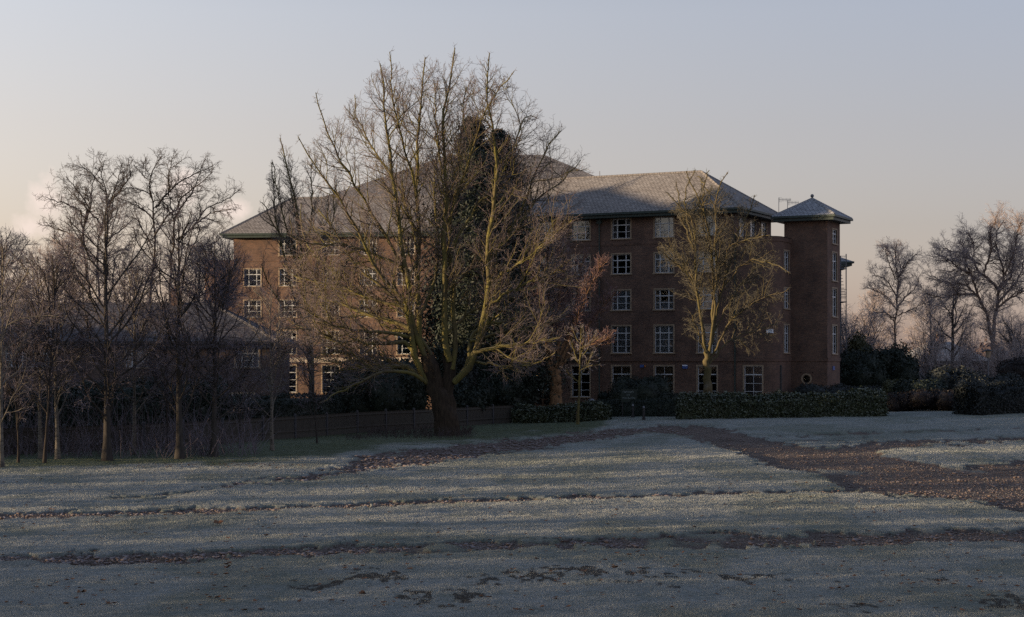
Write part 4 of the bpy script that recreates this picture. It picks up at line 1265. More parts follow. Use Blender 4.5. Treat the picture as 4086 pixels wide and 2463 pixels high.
base = gp(1072, 1047); Dm = float(base[1])
main = [
    ([(1075, 1052), (1068, 1000), (1056, 960), (1048, 925), (1040, 895), (1030, 860)], 0, 48, 34),
    ([(1080, 1052), (1078, 1000), (1073, 950), (1079, 900), (1078, 850)], .35, 42, 26),
    ([(1044, 940), (1020, 900), (999, 880), (993, 823), (985, 762), (982, 679), (970, 604), (960, 520), (951, 415), (935, 318), (925, 230), (921, 160)], -1.6, 30, 2.5),
    ([(1046, 920), (1025, 870), (1009, 830), (1005, 762), (1004, 665), (1006, 567), (1004, 497), (1004, 375), (1007, 293), (1014, 200), (1020, 130)], 1.0, 28, 2.5),
    ([(1082, 870), (1070, 823), (1067, 713), (1069, 640), (1070, 557), (1076, 456), (1069, 375), (1068, 293), (1081, 212), (1097, 124)], -.6, 30, 2.5),
    ([(1088, 890), (1092, 830), (1090, 750), (1085, 690), (1082, 600), (1088, 500), (1100, 430), (1108, 330), (1112, 240), (1120, 190)], 2.6, 24, 2.5),
    ([(1092, 920), (1121, 896), (1142, 855), (1162, 782), (1169, 706), (1174, 637), (1172, 598), (1195, 476), (1190, 350), (1170, 232), (1178, 150)], -2.2, 30, 2.5),
    ([(1150, 840), (1175, 760), (1180, 680), (1192, 610), (1227, 557), (1262, 480), (1284, 410), (1320, 350), (1349, 306)], 2.0, 17, 2.2),
    ([(1030, 900), (1010, 820), (993, 777), (946, 713), (916, 686), (875, 662), (831, 604), (790, 540), (760, 500)], 1.2, 19, 2),
    ([(1040, 900), (1000, 800), (975, 728), (931, 679), (899, 635), (863, 557), (821, 476), (775, 420), (735, 345)], -3, 20, 2),
    ([(1000, 850), (985, 790), (919, 767), (863, 750), (814, 729), (760, 712), (700, 660), (660, 630)], 3.4, 18, 2),
    ([(1000, 860), (988, 832), (936, 826), (870, 826), (814, 822), (785, 805), (741, 793), (690, 790)], -2.2, 15, 2),
    ([(1030, 920), (1000, 895), (960, 880), (914, 882), (858, 884), (830, 850), (800, 820), (770, 815)], 1.5, 20, 2),
    ([(1030, 925), (990, 897), (940, 893), (880, 915), (820, 945), (790, 965)], -4.5, 13, 2),
    ([(1110, 900), (1142, 850), (1190, 838), (1241, 827), (1290, 826), (1340, 812)], -2.6, 17, 2),
    ([(1130, 860), (1142, 800), (1180, 778), (1224, 769), (1283, 755), (1335, 738)], 3, 14, 2),
    ([(1170, 700), (1210, 660), (1250, 640), (1300, 600), (1340, 565), (1370, 540)], -3.5, 12, 2),
    ([(1175, 620), (1215, 580), (1260, 520), (1310, 460), (1360, 420), (1404, 372)], 3.5, 12, 2),
    ([(1005, 600), (985, 520), (955, 450), (920, 390), (880, 330), (850, 270), (842, 208)], 3.4, 11, 2),
    ([(985, 700), (950, 600), (905, 530), (860, 450), (820, 380), (790, 300), (778, 252)], -4.4, 12, 2),
    ([(1070, 560), (1100, 470), (1135, 380), (1160, 300), (1200, 240), (1238, 200)], -4, 10, 2),
    ([(1090, 600), (1140, 500), (1200, 420), (1240, 330), (1270, 260), (1294, 262)], 4.2, 11, 2),
    ([(1005, 480), (985, 400), (965, 320), (950, 230), (950, 148)], -3.5, 9, 2),
    ([(1068, 420), (1050, 340), (1046, 260), (1040, 200), (1036, 170)], 4, 9, 2),
    ([(1010, 760), (1040, 690), (1052, 600), (1040, 480), (1040, 380), (1055, 290)], 5, 14, 2),
    ([(1060, 820), (1120, 760), (1200, 720), (1280, 690), (1345, 640)], 4.8, 14, 2),
    ([(1050, 880), (1000, 800), (930, 790), (850, 690), (780, 640), (710, 560), (700, 470)], 5.2, 15, 2),
    ([(1140, 870), (1200, 880), (1270, 880), (1330, 850)], -4.5, 11, 2),
]
main += [([(1000, 820), (950, 800), (880, 800), (800, 780), (740, 740)], -3.5, 12, 2), ([(985, 740), (900, 720), (820, 690), (740, 670), (680, 655)], 2.6, 11, 2), ([(970, 640), (900, 610), (830, 590), (760, 590), (705, 570)], -2, 10, 2),
         ([(1020, 900), (950, 870), (880, 860), (800, 870), (740, 860)], 4, 12, 2), ([(1130, 820), (1200, 800), (1260, 790), (1330, 775)], 1, 11, 2), ([(1165, 740), (1230, 700), (1300, 670), (1350, 650)], -1, 9, 2)]
main = [(p, y, (w0 * (.56 if i < 8 else .82 if i in (10, 11, 12, 13, 14, 15) or i > 27 else .65) if i > 1 else w0), w1) for i, (p, y, w0, w1) in enumerate(main)]
lines, rads = skel(main, Dm, base)
rads[0] = rads[0] * (1 + .35 * np.exp(-np.linspace(0, 1, 16) / .15)); rads[1] = rads[1] * (1 + .35 * np.exp(-np.linspace(0, 1, 16) / .15))
k = Dm / FPX
env = [((0, 0, 12.0), (9.1, 8.0, 10.0)), ((-1.7, 0, 7.6), (9.4, 7.6, 6))]
P_main = dict(d2=3.3, a2=(.4, .95), l2=(.8, 3.8), r2=.036, w=.11, trop=.08, d3=3.8, a3=(.4, .95), l3=(.5, 1.6), trop3=.05, n4=4, a4=(.5, 1.1), l4=(.12, .4), u2=.2, t2=.55, k=1.0)
P1 = np.stack(lines[2:]); R1 = np.stack(rads[2:])
o, d, L, r = kids(P1, R1, 3, .2, .85, .5, 1.05, 2.5, 6.0, .6, .07, .4)
d[:, 2] *= .7
P1b, R1b = grow(o, d, L, np.maximum(r, .03), .012, 16, .1, .035); P1b = clip_env(P1b, env)
lines += list(P1b); rads += list(R1b)
cm = crown_mesh('crown', fill(lines[2:], rads[2:], env, P_main, None), [M['bark_green'], M['twig']])
tm = trunk_mesh('trunk', lines, rads, M['bark_green'], 9, 2, M['shaded_bole'])
t = empty('spreading_tree', base, 'largest bare tree, many upright greenish stems spreading from a short stout trunk', 'tree')
link('trunk', tm, t); link('crown', cm, t)

# brush at its foot
parts = []
def brush(x0, x1, y0, y1, n, hmin, hmax, D_r=0.006):
    bx = rng.uniform(x0, x1, n); by = rng.uniform(y0, y1, n); X, Y = ground(bx, by); Z = terrain(X, Y)
    d = np.stack([rng.normal(0, .45, n), rng.normal(0, .4, n), np.ones(n)], 1)
    P, r = grow(np.stack([X, Y, Z], 1), d, rng.uniform(hmin, hmax, n), np.full(n, .011), .005, 5, .16, .02)
    o, dd, L, rr = kids(P, r, 3, .3, 1, .4, .9, .1, .3, .8, .006); P2, r2 = grow(o, dd, L, np.maximum(rr, .005), .004, 3, .1, .05)
    return [(*tubes(P, r, 3), 0), (*tubes(P2, r2, 3), 0)]
tag(link('undergrowth', np_mesh('undergrowth', brush(885, 1135, 1040, 1056, 520, .2, .75) + brush(480, 512, 1092, 1100, 30, .3, .9) + brush(830, 890, 1052, 1060, 60, .1, .3) + brush(1090, 1140, 1036, 1048, 60, .2, .6), [M['twig_dark']])), 'dark twiggy brush at the foot of the big spreading tree', 'undergrowth', None, 'stuff')

# ------------------------------------------------------------------ the tree on the right of the facade
base = gp(1703, 966); base = at(1703, 968, 114.0); base[2] = float(terrain(base[0], base[1])); Dr = 114.0
rt = [
    ([(1704, 985), (1704, 960), (1703, 910), (1702, 870), (1699, 845)], 0, 31, 22),
    ([(1699, 850), (1693, 816), (1684, 765), (1680, 735), (1670, 654), (1667, 557), (1656, 520), (1625, 492), (1598, 468)], -1.0, 14, 2),
    ([(1703, 850), (1712, 816), (1716, 760), (1716, 687), (1713, 600), (1700, 524), (1680, 470), (1661, 430), (1650, 408)], .5, 16, 2),
    ([(1706, 855), (1716, 780), (1720, 700), (1722, 622), (1718, 540), (1719, 476), (1726, 445), (1745, 420)], -1.6, 14, 2),
    ([(1706, 850), (1722, 770), (1740, 700), (1762, 630), (1781, 557), (1807, 508), (1824, 466)], 1.4, 13, 2),
    ([(1705, 870), (1735, 815), (1760, 770), (1800, 735), (1850, 712), (1890, 700)], -1.8, 11, 2),
    ([(1704, 880), (1740, 835), (1790, 805), (1840, 790), (1885, 770)], 2.0, 9, 2),
    ([(1698, 840), (1690, 770), (1676, 700), (1660, 640), (1630, 600), (1610, 585)], 2.2, 10, 2),
    ([(1714, 720), (1735, 640), (1760, 590), (1800, 580), (1835, 575)], -2.4, 9, 2),
    ([(1668, 600), (1650, 540), (1640, 480), (1632, 430)], 1.8, 8, 2),
    ([(1716, 640), (1700, 560), (1690, 480), (1700, 420)], 2.4, 9, 2),
    ([(1705, 830), (1745, 750), (1790, 680), (1830, 640), (1860, 620)], 2.8, 10, 2),
    ([(1704, 860), (1690, 835), (1672, 790), (1655, 760)], -2, 7, 2),
]
rt += [([(1667, 580), (1652, 510), (1655, 450), (1676, 408)], 1.2, 8, 2), ([(1700, 540), (1688, 470), (1700, 414)], -1.4, 7, 2), ([(1719, 500), (1702, 445), (1688, 412)], 2.6, 7, 2), ([(1690, 720), (1640, 650), (1600, 620), (1575, 600)], -2.5, 7, 2), ([(1740, 690), (1800, 630), (1850, 640), (1880, 660)], -3, 8, 2)]
rt = [(p, y, (w0 * .52 if i else 25), (w1 if i else 13)) for i, (p, y, w0, w1) in enumerate(rt)]
lines, rads = skel(rt, Dr, base)
rads[0] = rads[0] * (1 + .3 * np.exp(-np.linspace(0, 1, 16) / .2))
tm = trunk_mesh('trunk', lines, rads, M['bark_right'], 10)
env = [((1.1, 0, 9.8), (3.9, 3.4, 5.9)), ((2.2, 0, 6.2), (4.6, 3.4, 2.8)), ((-.8, 0, 10.2), (3.0, 2.8, 4.4))]
P_r = dict(k=1.0, d2=4.2, a2=(.5, 1.1), l2=(1.0, 3.0), r2=.026, w=.17, trop=.06, d3=5.5, a3=(.5, 1.2), l3=(.3, .95), trop3=.04, n4=5, a4=(.5, 1.2), l4=(.1, .32), u2=.3, t2=.5)
cm = crown_mesh('crown', fill(lines[1:], rads[1:], env, P_r, None), [M['bark_right'], M['twig_green']])
t = empty('vase_shaped_tree', base, 'bare tree with pale yellowish trunk standing in front of the right wing', 'tree'); link('trunk', tm, t); link('crown', cm, t)

# ------------------------------------------------------------------ the reddish tree before the entrance
base = at(1337, 988, 121.0); base[2] = float(terrain(base[0], base[1]))
rd = [
    ([(1339, 1000), (1337, 975), (1339, 940), (1336, 905), (1334, 890)], 0, 30, 26),
    ([(1330, 905), (1322, 870), (1316, 830), (1310, 780), (1300, 730), (1290, 670), (1285, 620)], -1.2, 15, 2),
    ([(1336, 905), (1342, 860), (1345, 810), (1342, 750), (1350, 690), (1345, 640), (1352, 600)], .8, 14, 2),
    ([(1339, 910), (1355, 860), (1372, 810), (1392, 750), (1420, 690), (1450, 630)], -1, 13, 2),
    ([(1334, 895), (1326, 840), (1330, 780), (1322, 700), (1318, 640), (1322, 590)], 1.8, 12, 2),
    ([(1340, 900), (1370, 850), (1410, 790), (1450, 740), (1486, 700)], 1.6, 11, 2),
    ([(1332, 880), (1305, 830), (1280, 780), (1262, 730), (1255, 680)], 1, 10, 2),
    ([(1342, 860), (1375, 790), (1390, 720), (1400, 650), (1410, 600)], 2.2, 10, 2),
    ([(1345, 880), (1380, 850), (1420, 830), (1465, 815)], -1.8, 8, 2),
]
rd = [(p, y, (w0 * .8 if i else w0), w1) for i, (p, y, w0, w1) in enumerate(rd)]
lines, rads = skel(rd, 121.0, base)
rads[0] = rads[0] * (1 + .35 * np.exp(-np.linspace(0, 1, 16) / .2))
tm = trunk_mesh('trunk', lines, rads, M['bark_brown'], 10)
env = [((.9, 0, 7.9), (4.1, 3.5, 5.3))]
P_d = dict(k=1.3, d2=6.5, a2=(.3, .75), l2=(.9, 2.4), r2=.022, w=.13, trop=.09, d3=5.5, a3=(.4, .9), l3=(.35, 1.0), trop3=.09, n4=7, a4=(.4, .9), l4=(.1, .35), u2=.25, t2=.5)
cm = crown_mesh('crown', fill(lines[1:], rads[1:], env, P_d, None), [M['bark_brown'], M['twig_red']])
t = empty('reddish_tree', base, 'bare reddish brown tree with a fluted trunk beside the entrance door', 'tree'); link('trunk', tm, t); link('crown', cm, t)

# small staked tree
base = gp(1390, 1022)
pS = dict(d2=3.2, a2=(.5, 1.0), l2=(.5, 1.2), r2=.013, w=.12, trop=.02, d3=5, a3=(.4, .9), l3=(.2, .6), trop3=.03, n4=4, a4=(.4, .9), l4=(.08, .25), u2=.15, t2=.4)
tm, cm = make_tree(6.0, .085, pS, (.7, 1.15), [((.3, 0, 4.7), (2.3, 2.2, 1.9))], M['bark_green'], M['rime'], fork=.5, nst=9, lean=(.25, 0), wob=.03, stem_r=.5, sides=8)
place_tree('young_tree', tm, cm, base, 'small slim young tree with rimed twigs beside its stake')

# ------------------------------------------------------------------ young trees on the left lawn
pB = dict(k=.85, d2=2.9, a2=(.4, .9), l2=(.8, 2.0), r2=.018, w=.12, trop=.02, d3=4.2, a3=(.4, .9), l3=(.35, 1.2), trop3=-.02, n4=4, a4=(.4, 1.0), l4=(.1, .4), u2=.15, t2=.5)
pM = dict(k=.8, d2=2.6, a2=(.45, .95), l2=(.9, 2.4), r2=.02, w=.12, trop=.05, d3=4.2, a3=(.45, 1.0), l3=(.4, 1.3), trop3=.02, n4=4, a4=(.4, 1.0), l4=(.1, .38), u2=.15, t2=.5)
V_birch = [make_tree(9.0, .105, pB, (.5, 1.0), [((0, 0, 5.8), (2.6, 2.6, 4.0)), ((0, 0, 3.2), (2.2, 2.2, 1.5))], M['birch'], M['twig_lilac'], fork=.24, nst=24, wob=.04, stem_r=.3) for _ in range(2)]
V_maple = [make_tree(11.4, .19, pM, (.6, 1.05), [((0, 0, 7.0), (3.3, 3.3, 4.9)), ((0, 0, 3.4), (3.3, 3.3, 2.1))], M['bark_grey'], M['twig_lilac'], fork=.17, nst=30, wob=.035, stem_r=.24) for _ in range(2)]
V_thin = [make_tree(6.8, .055, pB, (.4, .8), [((0, 0, 4.4), (1.8, 1.8, 2.9))], M['bark_dark'], M['twig_lilac'], fork=.25, nst=16, wob=.06, stem_r=.45, sides=7) for _ in range(2)]
GY = 'young bare trees standing on the left lawn before the fence'
yt = [
    ('birch_tree', V_birch[0], 3, 1124, .98, 'pale birch cut by the left edge of the view'),
    ('young_tree', V_thin[0], 44, 1113, .9, 'thin dark stemmed tree nearest the left edge of the lawn'),
    ('birch_tree', V_birch[1], 98, 1104, 1.0, 'white barked birch just left of the dark leaning stem'),
    ('young_tree', V_thin[1], 107, 1114, 1.25, 'dark stem lit orange along one side, between two birches'),
    ('birch_tree', V_birch[0], 139, 1105, 1.02, 'white barked birch with dark blotched foot, right of the orange lit stem'),
    ('young_tree', V_maple[0], 258, 1109, 1.0, 'tall dark young tree, tallest on the left lawn'),
    ('birch_tree', V_birch[1], 322, 1095, .95, 'pale birch with blotched foot between the two stout dark trunks'),
    ('young_tree', V_thin[0], 403, 1089, 1.0, 'thin dark tree close to the fence, left of a stout trunk'),
    ('young_tree', V_maple[1], 433, 1104, .95, 'stout trunked young tree in the middle of the left group'),
    ('young_tree', V_maple[0], 514, 1100, .86, 'young tree with a paired greenish trunk and brush at its foot'),
    ('young_tree', V_thin[1], 577, 1079, .75, 'very thin sapling in front of a fence post'),
    ('birch_tree', V_birch[0], 655, 1084, .85, 'lone pale birch nearest to the big spreading tree on its left'),
    ('young_tree', V_thin[0], 763, 1067, .8, 'bent thin sapling with a thick stub between birch and big tree'),
]
for i, (nm, (tm, cm), x, y, sc, lab) in enumerate(yt):
    g = gp(x, y); o = place_tree(nm, tm, cm, g, lab, 'tree', GY, i * 2.1 + .4, sc)
    if 'orange' in lab: o.rotation_euler[1] = .06
    if 'bent' in lab: o.rotation_euler[1] = -.08

tag(link('undergrowth', np_mesh('undergrowth', brush(-40, 620, 1078, 1100, 620, .8, 3.2) + brush(-40, 520, 1092, 1104, 260, .5, 1.6), [M['twig_lilac']])), 'thin twiggy saplings and brush crowding the fence on the left', 'undergrowth', None, 'stuff')
# tall narrow tree behind the fence
pF = dict(k=1.1, d2=2.6, a2=(.4, .85), l2=(.9, 2.8), r2=.026, w=.13, trop=.07, d3=3.2, a3=(.4, .9), l3=(.35, 1.2), trop3=.1, n4=5, a4=(.4, .9), l4=(.1, .32), u2=.2, t2=.5)
# ------------------------------------------------------------------ big trees behind the house on the left
pO = dict(k=1.6, d2=2.3, a2=(.5, 1.1), l2=(2.0, 4.6), r2=.05, w=.19, trop=.03, d3=2.8, a3=(.5, 1.2), l3=(.8, 2.2), trop3=.02, n4=7, a4=(.5, 1.2), l4=(.25, .75), u2=.18, t2=.5)
V_big = [make_tree(21.5, .42, dict(pO, d2=1.7), (.5, 1.0), [((0, 0, 14.4), (5.6, 5.2, 8.4)), ((0, 0, 8), (4, 4, 4))], M['bark_dark'], M['twig_far'], fork=.3, nst=17, wob=.06, stem_r=.45, leader=True)]


def traced(name, x, D, trunk, limbs, env, p, bm, tm_, label, group, f):
    base = at(x, 900, D); base[2] = .8
    sk = [([f(*q) for q in pts], yo, w0, w1) for pts, yo, w0, w1 in trunk + limbs]
    sk = [(([(x + (q[0][0] - x) * .5, 985)] if i < len(trunk) else []) + q, yo, w0, w1) for i, (q, yo, w0, w1) in enumerate(sk)]
    lines, rads = skel([(a, b, c * .74, d_) for a, b, c, d_ in sk], D, base)
    env = [((at(f(cx, 0)[0], 0, D)[0] - base[0], 0, at(0, f(0, cy)[1], D)[2] - base[2]), (rx, ry, rz)) for cx, cy, rx, ry, rz in env]
    t = empty(name, base, label, 'tree', group)
    link('trunk', trunk_mesh('trunk', lines, rads, bm, 9), t); link('crown', crown_mesh('crown', fill(lines, rads, env, p, None), [bm, tm_]), t)


traced('upright_tree', 751, 128.0, [([(752, 970), (750, 900), (748, 840), (741, 775), (733, 690), (725, 600), (712, 500), (695, 410), (676, 335)], -.4, 20, 2)],
    [([(745, 810), (715, 740), (690, 650), (668, 560), (655, 470), (648, 385)], 1.5, 9, 2), ([(740, 770), (770, 690), (790, 600), (805, 520), (812, 440)], -1.5, 9, 2), ([(733, 690), (700, 600), (660, 540), (638, 490)], -1.2, 7, 2), ([(748, 840), (790, 760), (830, 700), (855, 640)], 1.6, 8, 2), ([(730, 660), (745, 560), (750, 470), (745, 390)], 1, 7, 2), ([(745, 810), (700, 760), (660, 700), (635, 640)], -1.8, 8, 2), ([(720, 560), (700, 480), (690, 400)], 1.4, 5, 2), ([(738, 740), (760, 640), (775, 560), (785, 470)], 2, 7, 2), ([(748, 860), (710, 830), (670, 790), (640, 770)], 2, 7, 2), ([(742, 790), (790, 720), (840, 600), (860, 540)], 2.4, 7, 2), ([(728, 640), (690, 540), (672, 450), (665, 400)], -2.2, 6, 2)],
    [(745, 620, 4.2, 3.6, 9.6)], dict(k=1.15, d2=4.2, a2=(.35, .85), l2=(.8, 2.6), r2=.026, w=.13, trop=.08, d3=3.8, a3=(.4, .9), l3=(.35, 1.1), trop3=.06, n4=6, a4=(.4, 1.0), l4=(.1, .35), u2=.12, t2=.45), M['bark_green'], M['twig'], 'tall narrow bare tree with upright limbs in front of the sunlit left wing', None, lambda a, b: (a, b))
GB = 'big bare trees behind the dark roofed house'
fL = lambda zx, zy: (.3248 * zx, 301.5 + .3248 * zy)
pL = dict(k=1.5, d2=2.6, a2=(.45, 1.05), l2=(1.0, 3.2), r2=.05, w=.19, trop=.03, d3=3.4, a3=(.5, 1.15), l3=(.5, 1.5), trop3=.02, n4=6, a4=(.5, 1.2), l4=(.2, .6), u2=.1, t2=.4)
traced('big_tree', 226, 165.0,
    [([(670, 1310), (630, 1000), (615, 850), (640, 700), (650, 630)], -.6, 10, 5), ([(735, 1290), (720, 1000), (725, 850), (752, 740), (790, 600), (770, 450), (735, 330), (760, 250)], .6, 11, 2)],
    [([(615, 860), (560, 840), (470, 790), (380, 760), (290, 700)], 2, 6, 1.5), ([(640, 700), (560, 610), (470, 580), (375, 545)], -2, 5, 1.5), ([(650, 640), (590, 560), (520, 500), (455, 440)], 1.5, 5, 1.5),
     ([(750, 740), (690, 660), (640, 560), (570, 450), (530, 400)], -2.5, 6, 1.5), ([(790, 590), (840, 540), (900, 450), (950, 350), (915, 235)], 1.5, 6, 1.5), ([(770, 460), (700, 380), (650, 330), (610, 300)], -1, 4, 1.5),
     ([(725, 850), (800, 720), (830, 650), (870, 560), (960, 500)], -3, 5, 1.5), ([(615, 900), (520, 900), (430, 880), (340, 800)], 3, 5, 1.5), ([(745, 760), (800, 560), (840, 400), (850, 260)], 3, 5, 1.5), ([(700, 1000), (800, 960), (900, 900), (960, 800)], 2.5, 4, 1.5), ([(640, 720), (660, 560), (650, 420), (690, 280)], 3, 5, 1.5)],
    [(680, 560, 5.4, 4.6, 6.2), (620, 820, 5.4, 4.4, 4.2)], pL, M['bark_dark'], M['twig_dark'], 'big dark bare tree, left of the pair rising behind the house roof', GB, fL)
traced('big_tree', 372, 165.0,
    [([(1110, 1290), (1130, 1000), (1142, 850), (1135, 650), (1120, 520), (1090, 400), (1130, 330), (1190, 220)], .5, 13, 2), ([(1260, 1290), (1270, 1000), (1305, 850), (1290, 720), (1350, 600)], -.5, 12, 4)],
    [([(1150, 610), (1250, 490), (1300, 430), (1400, 360), (1540, 290)], 2, 7, 1.5), ([(1125, 510), (1000, 470), (960, 480)], -2, 4, 1.5), ([(1090, 400), (1010, 320), (960, 280)], 1.5, 4, 1.5),
     ([(1140, 830), (1220, 700), (1330, 610), (1350, 560), (1450, 490), (1600, 370)], -2, 7, 1.5), ([(1300, 850), (1420, 750), (1520, 600), (1620, 560), (1740, 455)], 2.5, 6, 1.5), ([(1420, 760), (1560, 660), (1650, 640), (1740, 635)], -2, 5, 1.5),
     ([(1130, 900), (1060, 800), (990, 700), (920, 660)], 3, 5, 1.5), ([(1135, 700), (1060, 620), (1000, 590), (930, 560)], -3, 5, 1.5), ([(1250, 490), (1270, 380), (1320, 260)], -3, 5, 1.5), ([(1350, 600), (1420, 450), (1460, 260)], 3, 5, 1.5), ([(1305, 850), (1450, 900), (1600, 880), (1700, 800)], -2, 5, 1.5), ([(1290, 720), (1240, 560), (1200, 400)], 3, 5, 1.5)],
    [(1320, 560, 6.4, 5, 6.4), (1330, 800, 6.6, 4.6, 4.4)], pL, M['bark_dark'], M['twig_dark'], 'big dark bare tree with crooked limbs, right of the pair rising behind the house roof', GB, fL)
pT = dict(k=1.1, d2=2.4, a2=(.5, 1.0), l2=(1.2, 3.0), r2=.03, w=.14, trop=.04, d3=3.6, a3=(.5, 1.1), l3=(.6, 1.8), trop3=.0, n4=7, a4=(.4, 1.1), l4=(.2, .7), u2=.15, t2=.5)
V_mid = [make_tree(12.5, .17, pT, (.5, 1.0), [((0, 0, 7.6), (3.9, 3.7, 5.3))], M['bark_dark'], m_, fork=.22, nst=20, wob=.05, stem_r=.42, leader=i != 1) for i, m_ in enumerate((M['twig_lilac'], M['twig_far'], M['twig_far']))]
for i, (x, topy, D, v, rz, lab) in enumerate(((12, 560, 128, 0, .2, 'frosted grey twigged tree behind the left end of the house roof'), (100, 612, 132, 1, 1.4, 'reddish brown twigged tree above the left end of the house roof'), (165, 570, 140, 2, 3.0, 'low bushy bare tree filling the gap left of the big pair'), (300, 600, 136, 0, 4.4, 'frosted bushy tree above the roof between the big pair'), (478, 590, 138, 2, 5.2, 'brownish bushy tree above the roof below the crooked limbed tree'), (530, 575, 132, 0, 2.2, 'frosted slender tree before the left corner of the brick building'), (-40, 590, 124, 1, 0.9, 'brown twigged tree mostly beyond the left edge of the view'))):
    tm, cm = V_mid[v]; g = at(x, 900, D); g[2] = .3
    sc = (at(0, topy, D)[2] - .3) / 12.7
    place_tree('bushy_tree', tm, cm, g, lab, 'tree', 'bushy bare trees round the house on the left', rz, sc)

# ------------------------------------------------------------------ trees on the far right
fR = lambda zx, zy: (1748.8 + .3248 * zx, 422.1 + .3248 * zy)
pR = dict(pL, k=1.25, d2=4.8, l2=(1.0, 3.4), d3=4.6, n4=8)
traced('oak_tree', 2386, 172.0,
    [([(1970, 1250), (1935, 1080), (1885, 950), (1850, 880), (1800, 740), (1740, 600)], -.6, 18, 3), ([(1975, 1200), (1985, 1060), (2015, 950), (2020, 850), (2070, 740), (2020, 600), (2000, 450), (2060, 330)], .6, 18, 2)],
    [([(2020, 850), (1960, 780), (1900, 720), (1830, 600), (1760, 480)], 2, 11, 2), ([(1900, 720), (1950, 560), (1930, 430), (1960, 340)], -2, 8, 1.5), ([(1850, 880), (1700, 880), (1590, 900), (1510, 870)], 2, 8, 1.5),
     ([(1840, 760), (1700, 680), (1600, 620), (1500, 600)], -2.5, 8, 1.5), ([(2020, 830), (2120, 740), (2150, 620), (2180, 480)], 2.5, 9, 1.5), ([(1990, 1000), (2100, 900), (2200, 850), (2260, 780)], -2, 8, 1.5), ([(1880, 660), (1720, 560), (1620, 520)], 3, 7, 1.5),
     ([(2060, 740), (2100, 600), (2110, 450), (2120, 360)], -3, 7, 1.5), ([(1860, 900), (1780, 800), (1660, 780), (1560, 740)], 4, 7, 1.5), ([(2015, 940), (2130, 830), (2240, 700), (2280, 560)], 4, 8, 1.5), ([(1830, 600), (1850, 480), (1840, 400)], 3, 5, 1.5)],
    [(1960, 640, 7.2, 6, 6.4), (1850, 860, 6.6, 5, 3.6)], pR, M['bark_far'], M['twig_far'], 'large round crowned bare oak at the far right', None, fR)
GR = 'bare trees beyond the bushes on the far right'
traced('bare_tree', 2157, 185.0,
    [([(1250, 1150), (1262, 900), (1266, 770), (1250, 650), (1262, 510)], 0, 9, 2)],
    [([(1260, 900), (1190, 770), (1110, 720)], 2, 5, 1.5), ([(1270, 760), (1330, 650), (1380, 590)], -2, 4, 1.5), ([(1270, 970), (1330, 900), (1420, 820), (1460, 730)], 2, 5, 1.5), ([(1245, 760), (1185, 640), (1145, 560)], -2, 4, 1.5), ([(1255, 690), (1222, 560), (1215, 520)], 2, 3, 1.5), ([(1245, 1060), (1150, 1020), (1060, 1020)], -2, 4, 1.5), ([(1262, 860), (1310, 740), (1320, 560)], 3, 4, 1.5), ([(1260, 1000), (1180, 880), (1090, 820)], 3, 4, 1.5), ([(1265, 1040), (1380, 980), (1450, 940)], -3, 4, 1.5)],
    [(1250, 760, 4.6, 4.2, 6.2), (1260, 960, 5.2, 4, 3.6)], dict(pR, k=1.4, d2=3.4, l2=(.8, 2.6), w=.13), M['bark_far'], M['twig_far'], 'airy bare tree standing alone against the sky between tower and oak', GR, fR)
for nm, (tm, cm), x, topy, D, h0, rz, lab in (
    ('bare_tree', V_mid[1], 2046, 640, 165, 12.7, .5, 'brown bare tree showing just beside the tower'),
    ('bare_tree', V_big[0], 2292, 640, 178, 22.0, 3.6, 'bare tree with several stems left of the big oak'),
    ('bare_tree', V_mid[2], 2238, 700, 190, 12.7, 4.4, 'small hazy bare tree between the airy tree and the oak'),
    ('bare_tree', V_mid[1], 2470, 640, 160, 12.7, 2.6, 'brown bare tree cut by the right edge of the view'),
    ('bare_tree', V_mid[2], 2105, 700, 200, 12.7, 1.0, 'distant low bare tree behind the dark evergreen bush'),
):
    g = at(x, 900, D); g[2] = 1.0
    place_tree(nm, tm, cm, g, lab, 'tree', GR, rz, (at(0, topy, D)[2] - 1.0) / h0)
# thin upright stems and thickets
pK = dict(k=1.3, d2=3.4, a2=(.3, .8), l2=(.7, 2.0), r2=.015, w=.12, trop=.06, d3=3.2, a3=(.4, 1.0), l3=(.4, 1.1), trop3=.03, n4=5, a4=(.4, 1.0), l4=(.15, .5), u2=.1, t2=.4)
def thicket(h, n, rad):
    o = np.stack([rng.normal(0, rad * .35, n), rng.normal(0, rad * .3, n), np.zeros(n)], 1)
    d = np.stack([o[:, 0] * .25 / max(rad, .1) + rng.normal(0, .16, n), o[:, 1] * .2 + rng.normal(0, .14, n), np.ones(n)], 1)
    P, r = grow(o, d, rng.uniform(.6, 1.0, n) * h, rng.uniform(.02, .045, n), .008, 12, .06, .03)
    st = trunk_mesh('stems', list(P), list(r), M['bark_dark'], 5)
    cm = crown_mesh('crown', fill(list(P), list(r), [((0, 0, h * .5), (rad * 1.5, rad * 1.5, h * .62))], pK, None), [M['bark_dark'], M['twig_far']])
    return st, cm
V_th = [thicket(5.0, 16, 2.2), thicket(7.5, 10, 1.6), thicket(4.2, 20, 2.6)]
